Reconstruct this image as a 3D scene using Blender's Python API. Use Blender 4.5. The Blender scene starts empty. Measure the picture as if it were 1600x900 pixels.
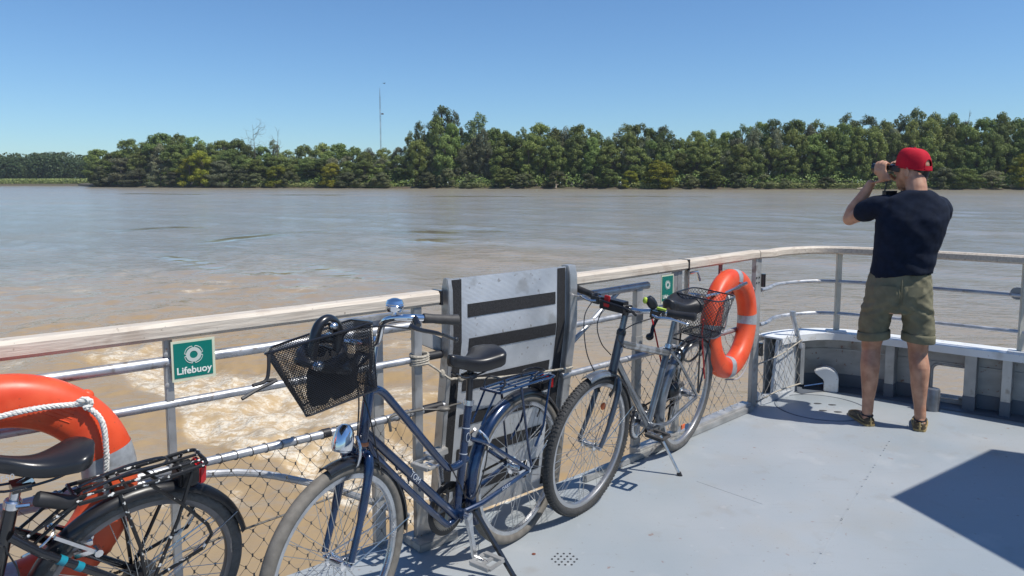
import bpy, bmesh, math, random
import numpy as np
from mathutils import Matrix, Vector
rad = math.radians
C = bpy.context.scene.collection
SC = bpy.context.scene

# ---------------------------------------------------------------- camera, sky, sun, exposure
FPX, PITCH, EYE = 1150.0, math.atan(118 / 1150.0), 1.57
cam = bpy.data.cameras.new('camera'); cam_o = bpy.data.objects.new('camera', cam); C.objects.link(cam_o)
cam_o.location = (0, 0, EYE); cam_o.rotation_euler = (math.pi / 2 - PITCH, 0, 0)
cam.sensor_width = 36; cam.lens = 36 * FPX / 1600; cam.shift_y = -50 / 1600
cam.clip_start = 0.05; cam.clip_end = 5000
SC.camera = cam_o
SUN_EL = rad(60); SUN_AZ = math.atan2(0.93, -0.37)
w = bpy.data.worlds.new('World'); SC.world = w; w.use_nodes = True
nt = w.node_tree; bg = nt.nodes['Background']
sky = nt.nodes.new('ShaderNodeTexSky'); sky.sky_type = 'NISHITA'; sky.sun_disc = False
sky.sun_elevation = SUN_EL; sky.sun_rotation = SUN_AZ
sky.air_density = 1.0; sky.dust_density = 0.2; sky.ozone_density = 1.5; sky.altitude = 10
tint = nt.nodes.new('ShaderNodeMix'); tint.data_type = 'RGBA'; tint.blend_type = 'MULTIPLY'; tint.inputs[0].default_value = 1
tint.inputs[7].default_value = (0.70, 0.985, 1.28, 1)      # white balance of the phone camera
nt.links.new(sky.outputs[0], tint.inputs[6]); nt.links.new(tint.outputs[2], bg.inputs[0]); bg.inputs[1].default_value = 0.10
sun = bpy.data.lights.new('sun', 'SUN'); sun.energy = 4.8; sun.angle = rad(0.53); sun.color = (1, 0.955, 0.88)
sun_o = bpy.data.objects.new('sun', sun); C.objects.link(sun_o)
SDIR = Vector((math.cos(SUN_EL) * math.sin(SUN_AZ), math.cos(SUN_EL) * math.cos(SUN_AZ), math.sin(SUN_EL)))
sun_o.rotation_euler = SDIR.to_track_quat('Z', 'Y').to_euler(); sun_o.location = (4, -2, 20)
vs = SC.view_settings; vs.view_transform = 'Standard'; vs.look = 'None'; vs.exposure = 0.0; vs.gamma = 1
vs.use_curve_mapping = False
SC.cycles.use_denoising = True
SC.cycles.max_bounces = 8; SC.cycles.transparent_max_bounces = 12; SC.cycles.volume_bounces = 0
SC.cycles.caustics_reflective = False; SC.cycles.caustics_refractive = False

# ---------------------------------------------------------------- helpers
rng = np.random.default_rng(7); random.seed(7)
INV = {}

def V(*a): return np.array(a, float)
def unit(v): v = np.asarray(v, float); return v / (np.linalg.norm(v) + 1e-12)

def catmull(pts, n=8, closed=False):
    P = [np.asarray(p, float) for p in pts]; m = len(P); out = []
    for i in range(m if closed else m - 1):
        p1, p2 = P[i], P[(i + 1) % m]
        p0 = P[i - 1] if (i > 0 or closed) else 2 * p1 - p2
        p3 = P[(i + 2) % m] if (i + 2 < m or closed) else 2 * p2 - p1
        for k in range(n):
            t = k / n
            out.append(0.5 * (2 * p1 + (p2 - p0) * t + (2 * p0 - 5 * p1 + 4 * p2 - p3) * t * t + (3 * p1 - p0 - 3 * p2 + p3) * t ** 3))
    if not closed: out.append(P[-1])
    return out

class MB:
    def __init__(s): s.v = []; s.f = []; s.n = 0
    def add(s, v, f):
        v = np.asarray(v, float).reshape(-1, 3); s.v.append(v)
        o = s.n; s.f += [tuple(int(i) + o for i in q) for q in f]; s.n += len(v); return s
    def box(s, c, size, ax=None):
        h = np.asarray(size, float) / 2
        q = np.array([[x, y, z] for x in (-1, 1) for y in (-1, 1) for z in (-1, 1)], float) * h
        if ax is not None: q = q @ np.array([unit(a) for a in ax])
        return s.add(q + np.asarray(c, float), [(0, 1, 3, 2), (4, 6, 7, 5), (0, 4, 5, 1), (2, 3, 7, 6), (0, 2, 6, 4), (1, 5, 7, 3)])
    def bar(s, a, b, wd, th, side=(0, 0, 1)):
        a, b = np.asarray(a, float), np.asarray(b, float); d = unit(b - a); sd = unit(np.asarray(side, float) - d * np.dot(side, d))
        return s.box((a + b) / 2, (np.linalg.norm(b - a), wd, th), (d, sd, np.cross(d, sd)))
    def tube(s, pts, r, n=8, closed=False, cap=True):
        P = np.array([np.asarray(p, float) for p in pts]); m = len(P)
        R = np.full(m, r) if np.isscalar(r) else np.asarray(r, float)
        T = np.zeros_like(P)
        for i in range(m):
            a = P[i - 1] if (i > 0 or closed) else P[i]; b = P[(i + 1) % m] if (i < m - 1 or closed) else P[i]
            T[i] = unit(b - a)
        u = unit(np.cross(T[0], (0, 0, 1) if abs(T[0][2]) < .9 else (1, 0, 0))); vs_ = []
        for i in range(m):
            u = unit(u - T[i] * np.dot(u, T[i])); w_ = np.cross(T[i], u)
            for k in range(n):
                a = 2 * math.pi * k / n; vs_.append(P[i] + R[i] * (math.cos(a) * u + math.sin(a) * w_))
        F = []
        for i in range(m if closed else m - 1):
            j = (i + 1) % m
            for k in range(n): F.append((i * n + k, i * n + (k + 1) % n, j * n + (k + 1) % n, j * n + k))
        if cap and not closed: F += [tuple(range(n))[::-1], tuple((m - 1) * n + k for k in range(n))]
        return s.add(vs_, F)
    def loft(s, rings, cap=True, closed=False):
        m = len(rings); n = len(rings[0]); F = []
        for i in range(m if closed else m - 1):
            j = (i + 1) % m
            for k in range(n): F.append((i * n + k, i * n + (k + 1) % n, j * n + (k + 1) % n, j * n + k))
        if cap and not closed: F += [tuple(range(n))[::-1], tuple((m - 1) * n + k for k in range(n))]
        return s.add(np.concatenate([np.asarray(r, float) for r in rings]), F)
    def lathe(s, prof, o, ax, n=24, closed=False, a0=0, a1=2 * math.pi, ref=None):
        ax = unit(ax); o = np.asarray(o, float)
        u = unit(np.cross(ax, (0, 0, 1) if abs(ax[2]) < .9 else (1, 0, 0))) if ref is None else unit(np.asarray(ref, float) - ax * np.dot(ref, ax))
        w_ = np.cross(ax, u); full = abs(a1 - a0 - 2 * math.pi) < 1e-6; k_ = n if full else n + 1
        vs_ = [o + ax * h + r * (math.cos(a) * u + math.sin(a) * w_) for (r, h) in prof for a in [a0 + (a1 - a0) * k / n for k in range(k_)]]
        F = []; m = len(prof)
        for i in range(m if closed else m - 1):
            j = (i + 1) % m
            for k in range(n): F.append((i * k_ + k, i * k_ + (k + 1) % k_, j * k_ + (k + 1) % k_, j * k_ + k))
        if not closed and full:
            if prof[0][0] > 1e-6: F.append(tuple(range(n))[::-1])
            if prof[-1][0] > 1e-6: F.append(tuple((m - 1) * n + k for k in range(n)))
        return s.add(vs_, F)
    def grid(s, f, nu, nv):
        vs_ = [f(i / nu, j / nv) for i in range(nu + 1) for j in range(nv + 1)]
        return s.add(vs_, [(i * (nv + 1) + j, (i + 1) * (nv + 1) + j, (i + 1) * (nv + 1) + j + 1, i * (nv + 1) + j + 1) for i in range(nu) for j in range(nv)])
    def prism(s, poly, d):
        P = np.asarray(poly, float); d = np.asarray(d, float); n = len(P)
        return s.add(np.concatenate([P, P + d]), [tuple(range(n))[::-1], tuple(range(n, 2 * n))] + [(i, (i + 1) % n, n + (i + 1) % n, n + i) for i in range(n)])
    def ball(s, c, r, n=12):
        r = np.ones(3) * r
        pr = [(max(1e-4, math.sin(math.pi * i / n)), -math.cos(math.pi * i / n)) for i in range(n + 1)]
        q = MB().lathe(pr, (0, 0, 0), (0, 0, 1), n + 4)
        return s.add(np.concatenate(q.v) * r + np.asarray(c, float), q.f)
    def xf(s, fn): s.v = [np.array([fn(p) for p in a]) for a in s.v]; return s
    def build(s, name, m, parent=None, world=False, bevel=0, ang=35, smooth=True):
        me = bpy.data.meshes.new(name); vv = np.concatenate(s.v)
        if world and parent is not None:
            Mi = np.array(INV[parent.name]); vv = vv @ Mi[:3, :3].T + Mi[:3, 3]
        me.from_pydata(vv.tolist(), [], s.f)
        if bevel:
            bm = bmesh.new(); bm.from_mesh(me); bmesh.ops.recalc_face_normals(bm, faces=bm.faces)
            ed = [e for e in bm.edges if len(e.link_faces) == 2 and e.calc_face_angle(0) > .5]
            bmesh.ops.bevel(bm, geom=ed, offset=bevel, segments=2, affect='EDGES', clamp_overlap=True); bm.to_mesh(me); bm.free()
        else:
            bm = bmesh.new(); bm.from_mesh(me); bmesh.ops.recalc_face_normals(bm, faces=bm.faces); bm.to_mesh(me); bm.free()
        return link(name, me, m, parent, ang, smooth)

def link(name, me, m, parent=None, ang=35, smooth=True):
    if smooth:
        me.polygons.foreach_set('use_smooth', [True] * len(me.polygons))
        try: me.set_sharp_from_angle(angle=rad(ang))
        except Exception: pass
    if m is not None and not me.materials: me.materials.append(m)
    o = bpy.data.objects.new(name, me); C.objects.link(o)
    if parent is not None:
        o.parent = parent; INV[o.name] = INV.get(parent.name, Matrix.Identity(4))
    return o

def tag(o, label, cat, group=None, kind=None):
    o['label'] = label; o['category'] = cat
    if group: o['group'] = group
    if kind: o['kind'] = kind
    return o
def thing(name, label, cat, loc=(0, 0, 0), mat=None, group=None):
    o = bpy.data.objects.new(name, None); C.objects.link(o); o.empty_display_size = .1
    Mx = mat if mat is not None else Matrix.Translation(loc)
    o.matrix_world = Mx; INV[o.name] = Mx.inverted()
    return tag(o, label, cat, group)
def struct(o): o['kind'] = 'structure'; return o

def axes(o, x, y, z):
    return Matrix(((x[0], y[0], z[0], o[0]), (x[1], y[1], z[1], o[1]), (x[2], y[2], z[2], o[2]), (0, 0, 0, 1)))

# ---------------------------------------------------------------- materials
def mat(name, col, rough=.5, metal=0, var=0, vs=8, bump=0, bs=60, spec=.5, coat=0, col2=None, stretch=None, rvar=0, detail=5, rot=0, lo=.35, hi=.65):
    m = bpy.data.materials.new(name); m.use_nodes = True; n = m.node_tree; b = n.nodes['Principled BSDF']
    b.inputs['Base Color'].default_value = (*col, 1); b.inputs['Roughness'].default_value = rough; b.inputs['Metallic'].default_value = metal
    b.inputs['Specular IOR Level'].default_value = spec; b.inputs['Coat Weight'].default_value = coat; b.inputs['Coat Roughness'].default_value = .08
    tc = n.nodes.new('ShaderNodeTexCoord'); co = tc.outputs['Object']
    if stretch:
        mp = n.nodes.new('ShaderNodeMapping'); mp.inputs['Scale'].default_value = stretch
        if rot:
            mr = n.nodes.new('ShaderNodeMapping'); mr.inputs['Rotation'].default_value = (0, 0, rot); n.links.new(co, mr.inputs[0]); co = mr.outputs[0]
        n.links.new(co, mp.inputs[0]); co = mp.outputs[0]
    if var or col2 or rvar:
        nz = n.nodes.new('ShaderNodeTexNoise'); nz.inputs['Scale'].default_value = vs; nz.inputs['Detail'].default_value = detail; n.links.new(co, nz.inputs[0])
        mr_ = n.nodes.new('ShaderNodeMapRange'); mr_.inputs[1].default_value = lo; mr_.inputs[2].default_value = hi; n.links.new(nz.outputs[0], mr_.inputs[0])
        mx = n.nodes.new('ShaderNodeMix'); mx.data_type = 'RGBA'; n.links.new(mr_.outputs[0], mx.inputs[0])
        c2 = col2 or tuple(min(1, c * (1 + var)) for c in col)
        mx.inputs[6].default_value = (*[c * (1 - var) for c in col], 1); mx.inputs[7].default_value = (*c2, 1)
        n.links.new(mx.outputs[2], b.inputs['Base Color'])
        if rvar:
            m2 = n.nodes.new('ShaderNodeMapRange'); m2.inputs[1].default_value = .3; m2.inputs[2].default_value = .7
            m2.inputs[3].default_value = max(.03, rough - rvar); m2.inputs[4].default_value = min(1, rough + rvar); n.links.new(nz.outputs[0], m2.inputs[0]); n.links.new(m2.outputs[0], b.inputs['Roughness'])
    if bump:
        nb = n.nodes.new('ShaderNodeTexNoise'); nb.inputs['Scale'].default_value = bs; nb.inputs['Detail'].default_value = 4; n.links.new(co, nb.inputs[0])
        bp = n.nodes.new('ShaderNodeBump'); bp.inputs['Strength'].default_value = bump; bp.inputs['Distance'].default_value = .01; n.links.new(nb.outputs[0], bp.inputs['Height']); n.links.new(bp.outputs[0], b.inputs['Normal'])
    return m

ALU = mat('aluminium', (.46, .455, .445), .45, .75, var=.2, vs=9, rvar=.12, bump=.05, bs=40)
ALU_PALE = mat('pale_aluminium', (.50, .495, .48), .5, .6, var=.12, vs=14, rvar=.1, stretch=(1, 1, .2))
ALU_DULL = mat('dull_aluminium', (.42, .42, .41), .55, .6, var=.2, vs=7, bump=.08, bs=50)
GALV = mat('galvanised_tube', (.47, .48, .50), .45, .7, var=.16, vs=16, rvar=.1, bump=.04, bs=60)
WOOD = mat('weathered_wood', (.575, .492, .40), .6, 0, var=.10, vs=3.5, stretch=(1.2, 22, 22), rot=-rad(42.5), bump=.25, bs=6, col2=(.66, .585, .485), detail=8)
RUB = mat('black_rubber', (.018, .018, .02), .55, var=.2, vs=30)
PLAST = mat('black_plastic', (.014, .014, .016), .35)
BLKM = mat('black_metal', (.012, .012, .014), .28, 0, coat=.5)
CHROME = mat('chrome', (.8, .8, .82), .08, 1)
STEEL = mat('bright_steel', (.62, .62, .63), .25, 1, var=.1, vs=40)
SPOKE = mat('spoke_steel', (.55, .55, .54), .3, 1)
ORANGE = mat('orange_plastic', (.72, .062, .016), .44, var=.06, vs=7, bump=.04, bs=30, rvar=.1, col2=(.80, .105, .035), detail=9)
REFLECT = mat('reflective_tape', (.40, .42, .44), .45, .3, var=.12, vs=60)
WHITE = mat('white_paint', (.74, .75, .75), .45, var=.06, vs=5)
def grime(m, lst):
    n = m.node_tree; b = n.nodes['Principled BSDF']; tc = n.nodes.new('ShaderNodeTexCoord')
    for scale, lo, hi, col, fac in lst:
        src = b.inputs['Base Color'].links[0].from_socket; nz = n.nodes.new('ShaderNodeTexNoise'); nz.inputs['Scale'].default_value = scale; nz.inputs['Detail'].default_value = 8; n.links.new(tc.outputs['Object'], nz.inputs[0])
        mr = n.nodes.new('ShaderNodeMapRange'); mr.inputs[1].default_value = lo; mr.inputs[2].default_value = hi; mr.inputs[4].default_value = fac; n.links.new(nz.outputs[0], mr.inputs[0])
        mx = n.nodes.new('ShaderNodeMix'); mx.data_type = 'RGBA'; n.links.new(mr.outputs[0], mx.inputs[0]); n.links.new(src, mx.inputs[6]); mx.inputs[7].default_value = (*col, 1); n.links.new(mx.outputs[2], b.inputs['Base Color'])
grime(ORANGE, [(16, .60, .72, (.42, .05, .022), .55), (60, .66, .72, (.20, .05, .03), .6), (5, .58, .72, (.82, .17, .07), .5)])
grime(REFLECT, [(25, .58, .68, (.22, .21, .19), .6)]); grime(ALU, [(12, .58, .70, (.20, .17, .14), .6), (70, .66, .70, (.25, .12, .06), .6)]); grime(ALU_PALE, [(14, .58, .70, (.24, .20, .16), .6)]); grime(ALU_DULL, [(14, .58, .70, (.18, .13, .10), .6)]); grime(GALV, [(30, .60, .68, (.22, .17, .12), .6)])
grime(WOOD, [(9, .60, .70, (.36, .27, .20), .45), (45, .66, .70, (.20, .15, .11), .6)])
GREYP = mat('grey_paint', (.46, .48, .50), .5, var=.10, vs=6, bump=.06, bs=30)
ROPE = mat('white_rope', (.70, .68, .63), .85, var=.15, vs=90, bump=.4, bs=150)
ROPE_OLD = mat('old_rope', (.42, .38, .31), .9, var=.25, vs=80, bump=.4, bs=150)
GREEN = mat('sign_green', (.0, .165, .13), .4)
CREAM = mat('sign_cream', (.62, .64, .48), .5, var=.06, vs=12)
RED = mat('red_plastic', (.55, .02, .025), .35)
AMBER = mat('amber_reflector', (.75, .13, .01), .25)
GRIP_GREY = mat('dark_grip', (.05, .047, .045), .6, var=.2, vs=50)
GLASS = mat('lamp_glass', (.6, .62, .65), .1, .6)
WIRE = mat('net_wire', (.15, .14, .125), .55, .3)
WIRE_PALE = mat('pale_net_wire', (.40, .37, .32), .7)
BLKSTRIP = mat('anti_slip_strip', (.022, .022, .024), .85, var=.35, vs=120, bump=.4, bs=300)
# ================================================================ BOAT: deck, hull, bulwark, rails
DECKM = mat('deck_paint', (.318, .358, .384), .45, var=.05, vs=1.3, bump=.06, bs=9, col2=(.352, .378, .396), rvar=.06)
def deck_detail(m):
    n = m.node_tree; b = n.nodes['Principled BSDF']; src = b.inputs['Base Color'].links[0].from_socket
    tc = n.nodes.new('ShaderNodeTexCoord')
    def spots(scale, lo, hi, col, prev, fac):
        nz = n.nodes.new('ShaderNodeTexNoise'); nz.inputs['Scale'].default_value = scale; nz.inputs['Detail'].default_value = 6; n.links.new(tc.outputs['Object'], nz.inputs[0])
        mr = n.nodes.new('ShaderNodeMapRange'); mr.inputs[1].default_value = lo; mr.inputs[2].default_value = hi; mr.inputs[4].default_value = fac; n.links.new(nz.outputs[0], mr.inputs[0])
        mx = n.nodes.new('ShaderNodeMix'); mx.data_type = 'RGBA'; n.links.new(mr.outputs[0], mx.inputs[0]); n.links.new(prev, mx.inputs[6]); mx.inputs[7].default_value = (*col, 1)
        return mx.outputs[2]
    s = spots(2.3, .52, .68, (.35, .33, .29), src, .35)
    s = spots(38, .67, .72, (.17, .14, .11), s, .6); s = spots(5.5, .60, .72, (.27, .26, .24), s, .4); s = spots(90, .70, .74, (.46, .47, .48), s, .5)
    s = spots(11, .66, .72, (.46, .48, .49), s, .35)
    mp = n.nodes.new('ShaderNodeMapping'); mp.inputs['Rotation'].default_value = (0, 0, rad(40)); mp.inputs['Scale'].default_value = (2, 40, 1); n.links.new(tc.outputs['Object'], mp.inputs[0])
    nz = n.nodes.new('ShaderNodeTexNoise'); nz.inputs['Scale'].default_value = 1.0; nz.inputs['Detail'].default_value = 6; n.links.new(mp.outputs[0], nz.inputs[0])
    mr = n.nodes.new('ShaderNodeMapRange'); mr.inputs[1].default_value = .60; mr.inputs[2].default_value = .70; mr.inputs[4].default_value = .42; n.links.new(nz.outputs[0], mr.inputs[0])
    mx = n.nodes.new('ShaderNodeMix'); mx.data_type = 'RGBA'; n.links.new(mr.outputs[0], mx.inputs[0]); n.links.new(s, mx.inputs[6]); mx.inputs[7].default_value = (.30, .32, .34, 1)
    n.links.new(mx.outputs[2], b.inputs['Base Color'])
deck_detail(DECKM); grime(DECKM, [(140, .64, .70, (.24, .25, .26), .45), (3.1, .60, .70, (.42, .44, .45), .45), (17, .69, .73, (.22, .10, .06), .55)])
HULLM = mat('hull_paint', (.55, .57, .58), .5, var=.08, vs=3)
DARKW = mat('waterway_paint', (.115, .135, .165), .5, var=.12, vs=5, bump=.05)
PLATE = mat('bulwark_plate', (.40, .395, .38), .55, .2, var=.16, vs=5, bump=.1, bs=20, col2=(.47, .46, .44), stretch=(1, 1, 2.5))
grime(PLATE, [(7, .55, .68, (.20, .16, .12), .6), (30, .64, .69, (.22, .09, .05), .7)]); grime(WHITE, [(9, .58, .70, (.50, .47, .42), .6), (40, .66, .70, (.30, .16, .09), .7)])
WATER_Z = -1.03

def ry(x): return 3.424 + .889 * x + .032 * x * x
def RP(x, z, off=0):          # point on the side rail's line; off > 0 is inboard
    d = unit((1, .889 + .064 * x, 0)); nrm = V(d[1], -d[0], 0); return V(x, ry(x), z) + off * nrm
def rdir(x): return unit((1, .889 + .064 * x, 0))
def rnor(x): d = rdir(x); return V(d[1], -d[0], 0)
UP = V(0, 0, 1)

side = [RP(x, 0, -.11) for x in np.linspace(-3.6, -.45, 12)] + [RP(x, 0, -.05) for x in np.linspace(-.35, 1.66, 8)]
bow_c = [V(1.80, 5.12, 0), V(2.03, 5.33, 0), V(2.30, 5.445, 0), V(2.52, 5.40, 0), V(2.79, 5.19, 0), V(3.15, 4.90, 0), V(3.30, 4.775, 0), V(3.9, 4.26, 0), V(4.8, 3.5, 0), V(5.6, 2.7, 0)]
BOW = catmull(bow_c, 6)
cum = np.concatenate([[0], np.cumsum([np.linalg.norm(BOW[i + 1] - BOW[i]) for i in range(len(BOW) - 1)])])
def BP(s, z=0, off=0):        # along the bow line at arc length s; off > 0 is outboard
    s = min(max(s, 0), cum[-1] - 1e-6); i = int(np.searchsorted(cum, s, 'right') - 1); t = (s - cum[i]) / (cum[i + 1] - cum[i])
    p = BOW[i] * (1 - t) + BOW[i + 1] * t; i0, i1 = max(0, i - 1), min(len(BOW) - 1, i + 2); d = unit(BOW[i1] - BOW[i0])
    return p + off * V(-d[1], d[0], 0) + V(0, 0, z)
def bow_dir(s): return unit(BP(s + .05) - BP(s - .05))
def bow_s(x): 
    ss = np.linspace(0, cum[-1], 900); return ss[int(np.argmin([abs(BP(q)[0] - x) for q in ss]))]

outer = side + [BP(s, 0, .125) for s in np.linspace(0.02, cum[-1], 36)]
poly = outer + [V(5.6, -4, 0), V(-3.6, -4, 0)]
deck = MB(); n_ = len(poly); deck.add(poly, [tuple(range(n_))])
struct(deck.build('deck', DECKM))
hull = MB(); hull.add([p + V(0, 0, z) for z in (-.001, WATER_Z - .5) for p in poly], [(i, (i + 1) % n_, n_ + (i + 1) % n_, n_ + i) for i in range(n_)])
struct(hull.build('hull', HULLM))
# welded seams of the deck plates, slightly raised
sm = MB()
def seam(a, b, wd=.006):
    d = unit(V(*b, 0) - V(*a, 0)); sm.bar(V(*a, .0), V(*b, .0), wd, .0022, np.cross(UP, d))
seam((2.36, 4.42), (.62, 2.02)); seam((.97, 3.72), (1.22, 3.45), .004)
for k in range(40):
    p = V(2.36, 4.42, 0) + (V(.62, 2.02, 0) - V(2.36, 4.42, 0)) * (k + rng.random()) / 40
    if rng.random() < .6: sm.box(p + V(0, 0, .0015), (.012 + .02 * rng.random(), .007, .005), (unit((1.74, 2.4, 0)), unit((-2.4, 1.74, 0)), UP))
struct(sm.build('weld_seam', DECKM))

# drain in the deck
drain = MB(); dc = V(0.219, 2.921, 0)
DARK = mat('dark_hole', (.05, .052, .056), .8)
for i in range(-2, 3):
    for j in range(5 - abs(i)):
        p = dc + V((j - (4 - abs(i)) / 2) * .026, i * .0225, .0015); drain.lathe([(.0001, .0012), (.0045, .0012), (.0046, -.001)], p, UP, 8)
tag(drain.build('deck_drain', DARK), 'small round drain of punched holes in the grey deck', 'drain')
rs = MB(); rs.lathe([(.0001, .0018), (.007, .0018), (.009, .0005)], (0.092, 2.963, .001), UP, 10)
tag(rs.build('rust_spot', mat('rust', (.16, .045, .025), .8)), 'small rust spot on the deck beside the drain', 'bolt')  # rust spot on the deck paint, modelled as a low disc

# flush hatch near the stern corner
ht = thing('deck_hatch', 'round flush grey hatch lid with lifting holes near the bulwark', 'hatch', (2.15, 4.99, 0))
h_ = MB(); h_.lathe([(.0001, .004), (.285, .004), (.292, .001), (.292, -.002)], (0, 0, 0), UP, 48); h_.build('lid', DECKM, ht)
h_ = MB(); h_.lathe([(.298, .0025), (.302, .0035), (.306, .0025), (.306, .0008), (.298, .0008)], (0, 0, 0), UP, 56, closed=True); h_.build('rim', DARKW, ht)
for i, (x, y) in enumerate([(-.03, -.09), (.06, -.12), (.0, .07), (.09, .04)]):
    q = MB(); q.lathe([(.0001, .0048), (.03, .0048), (.031, .0042)], (0, 0, 0), UP, 16)
    q.xf(lambda p: V(p[0] * (1.15 if p[0] > 0 else .7) + x, p[1] * .55 + y, p[2])); q.build('lifting_hole', DARK, ht)

# ---- bulwark round the stern corner
S0, S1 = bow_s(1.93), cum[-1] - .05
bw = thing('bulwark', 'low grey steel bulwark with ribs and pale cap behind the standing man', 'bulwark', tuple(BP(bow_s(2.8))))
ss = np.linspace(S0, S1, 60)
def sweep(m, prof, ss, pt=BP):
    m.loft([[pt(s, z, o) for (o, z) in prof] for s in ss])
CAPZ = .435
q = MB(); sweep(q, [(-.035, CAPZ - .05), (-.035, CAPZ), (.165, CAPZ), (.165, CAPZ - .05), (.15, CAPZ - .05), (.15, CAPZ - .012), (-.027, CAPZ - .012), (-.027, CAPZ - .05)], ss); q.build('cap_rail', WHITE, bw, True)
sport = bow_s(3.035)         # freeing port
pw, pz0, pz1, pr = .125, .055, .275, .05
q = MB()
def plate(sa, sb, n=12): q.loft([[BP(s, z, .1) for z in (.0, CAPZ - .014)] + [BP(s, z, .106) for z in (CAPZ - .014, .0)] for s in np.linspace(sa, sb, n)])
plate(S0, sport - pw - .05); plate(sport + pw + .05, S1, 16)
cor = []
for cx, cz, a0 in ((pw - pr, pz1 - pr, 0), (-pw + pr, pz1 - pr, 90), (-pw + pr, pz0 + pr, 180), (pw - pr, pz0 + pr, 270)):
    for k in range(7): a = rad(a0 + 15 * k); cor.append((cx + pr * math.cos(a), cz + pr * math.sin(a)))
out = []
W_, H0, H1 = pw + .05, .0, CAPZ - .014
for (x, z) in cor:
    dx, dz = x, z - (pz0 + pz1) / 2; t = min(W_ / abs(dx) if abs(dx) > 1e-6 else 9e9, ((H1 - .165) / dz if dz > 0 else (.165 - H0) / -dz) if abs(dz) > 1e-6 else 9e9)
    out.append((dx * t, .165 + dz * t))
for o in (.1, .106):
    n = len(cor); q.add([BP(sport + x, z, o) for (x, z) in cor] + [BP(sport + x, z, o) for (x, z) in out], [(i, (i + 1) % n, n + (i + 1) % n, n + i) for i in range(n)])
for a, b in ((0, 0),): pass
for sx in (-W_, W_):         # corners of the rectangle left by the fan
    pass
q.build('plating', PLATE, bw, True)
q = MB(); q.tube([BP(sport + x, z, .1) for (x, z) in cor], .011, 8, closed=True); q.build('port_rim', ALU_DULL, bw, True)
q = MB(); sweep(q, [(.092, .285), (.092, .293), (.1, .293), (.1, .285)], np.linspace(bow_s(2.0), S1, 40)); q.build('stringer', ALU_DULL, bw, True)
q = MB(); sweep(q, [(.094, .004), (.094, .10), (.1, .10), (.1, .004)], np.linspace(bow_s(2.0), sport - W_ + .03, 30)); sweep(q, [(.094, .004), (.094, .10), (.1, .10), (.1, .004)], np.linspace(sport + W_ - .03, S1, 20)); q.build('painted_base', DARKW, bw, True)
for x, wd in ((2.115, .03), (2.74, .06), (3.13, .07), (3.29, .055), (3.62, .07), (4.0, .07), (4.4, .07)):
    s = bow_s(x); d = bow_dir(s); nr = V(-d[1], d[0], 0)
    q = MB(); q.add([BP(s, 0, .0) - d * wd / 2, BP(s, 0, .1) - d * wd / 2, BP(s, CAPZ - .012, .1) - d * wd / 2, BP(s, CAPZ - .012, -.02) - d * wd / 2,
                     BP(s, 0, .0) + d * wd / 2, BP(s, 0, .1) + d * wd / 2, BP(s, CAPZ - .012, .1) + d * wd / 2, BP(s, CAPZ - .012, -.02) + d * wd / 2],
                    [(0, 3, 2, 1), (4, 5, 6, 7), (0, 1, 5, 4), (1, 2, 6, 5), (2, 3, 7, 6), (3, 0, 4, 7)])
    q.build('rib', ALU_PALE if x > 3.2 else ALU_DULL, bw, True, bevel=.002)
    q = MB(); q.box(BP(s, .05, .03), (wd + .006, .075, .10), (d, nr, UP)); q.build('rib_foot', DARKW, bw, True, bevel=.002)
# end plate facing the deck beside the gate
e0, e1 = bow_s(1.9), bow_s(2.11)
q = MB(); q.loft([[BP(e0 - .045, .0, -.01), BP(e1, .0, -.01), BP(e1, CAPZ - .015, -.01), BP(e0 + .03, CAPZ - .015, -.01)], [BP(e0 - .045, .0, .012), BP(e1, .0, .012), BP(e1, CAPZ - .015, .012), BP(e0 + .03, CAPZ - .015, .012)]])
q.build('end_plate', GREYP, bw, True, bevel=.002)
q = MB(); pth = [V(1.665, 4.985, .0), V(1.68, 5.0, .10), V(1.72, 5.04, .10), V(1.79, 5.09, .055), V(1.93, 5.20, .035), V(2.08, 5.30, .03), V(2.08, 5.30, 0)]
q.prism(pth, V(-.02, .025, 0)); q.build('sill_plate', GREYP, bw, True)

# waterway strip on the deck along the bulwark
w0 = bow_s(2.1); q = MB(); q.grid(lambda u, v: BP(w0 + (S1 - w0) * u, .004, .124 - .205 * v), 60, 1); struct(q.build('waterway', DARKW))

# chock: a rounded fairlead horn on the deck
cb = BP(bow_s(2.33), 0, -.03); d = unit(V(.92, -.40, 0)); nr = V(-d[1], d[0], 0)
ck = thing('fairlead_chock', 'pale grey rounded fairlead horn standing below the bulwark', 'fairlead', tuple(cb))
pro = [(.015, 0), (.015, .085), (-.055, .14), (-.05, .155)] + [(.03 + .085 * math.cos(rad(a)), .095 + .085 * math.sin(rad(a)) ) for a in range(105, -1, -15)] + [(.115, 0)]
q = MB(); q.prism([cb + d * a + UP * b_ - nr * .045 for a, b_ in pro], nr * .09); q.build('horn', WHITE, ck, True, bevel=.006)
q = MB(); q.tube([cb + d * .01 + UP * .05, cb - d * .12 - nr * .02 + UP * .02], .008, 6); q.build('pin', STEEL, ck, True)

# bollard with a pin
bb = V(2.885, 4.925, 0)
bo = thing('mooring_bollard', 'stubby dark grey steel bollard with a crossbar before the freeing port', 'bollard', tuple(bb))
BOLM = mat('bollard_steel', (.20, .21, .23), .38, .6, var=.2, vs=14)
q = MB(); q.lathe([(.046, 0), (.046, .145), (.042, .152), (.0001, .152)], bb, UP, 24); q.build('post', BOLM, bo, True)
dd = unit(V(.85, -.45, 0)); q = MB(); q.tube([bb - dd * .085 + UP * .1, bb + dd * .15 + UP * .1], .010, 10); q.build('crossbar', BOLM, bo, True)

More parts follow.
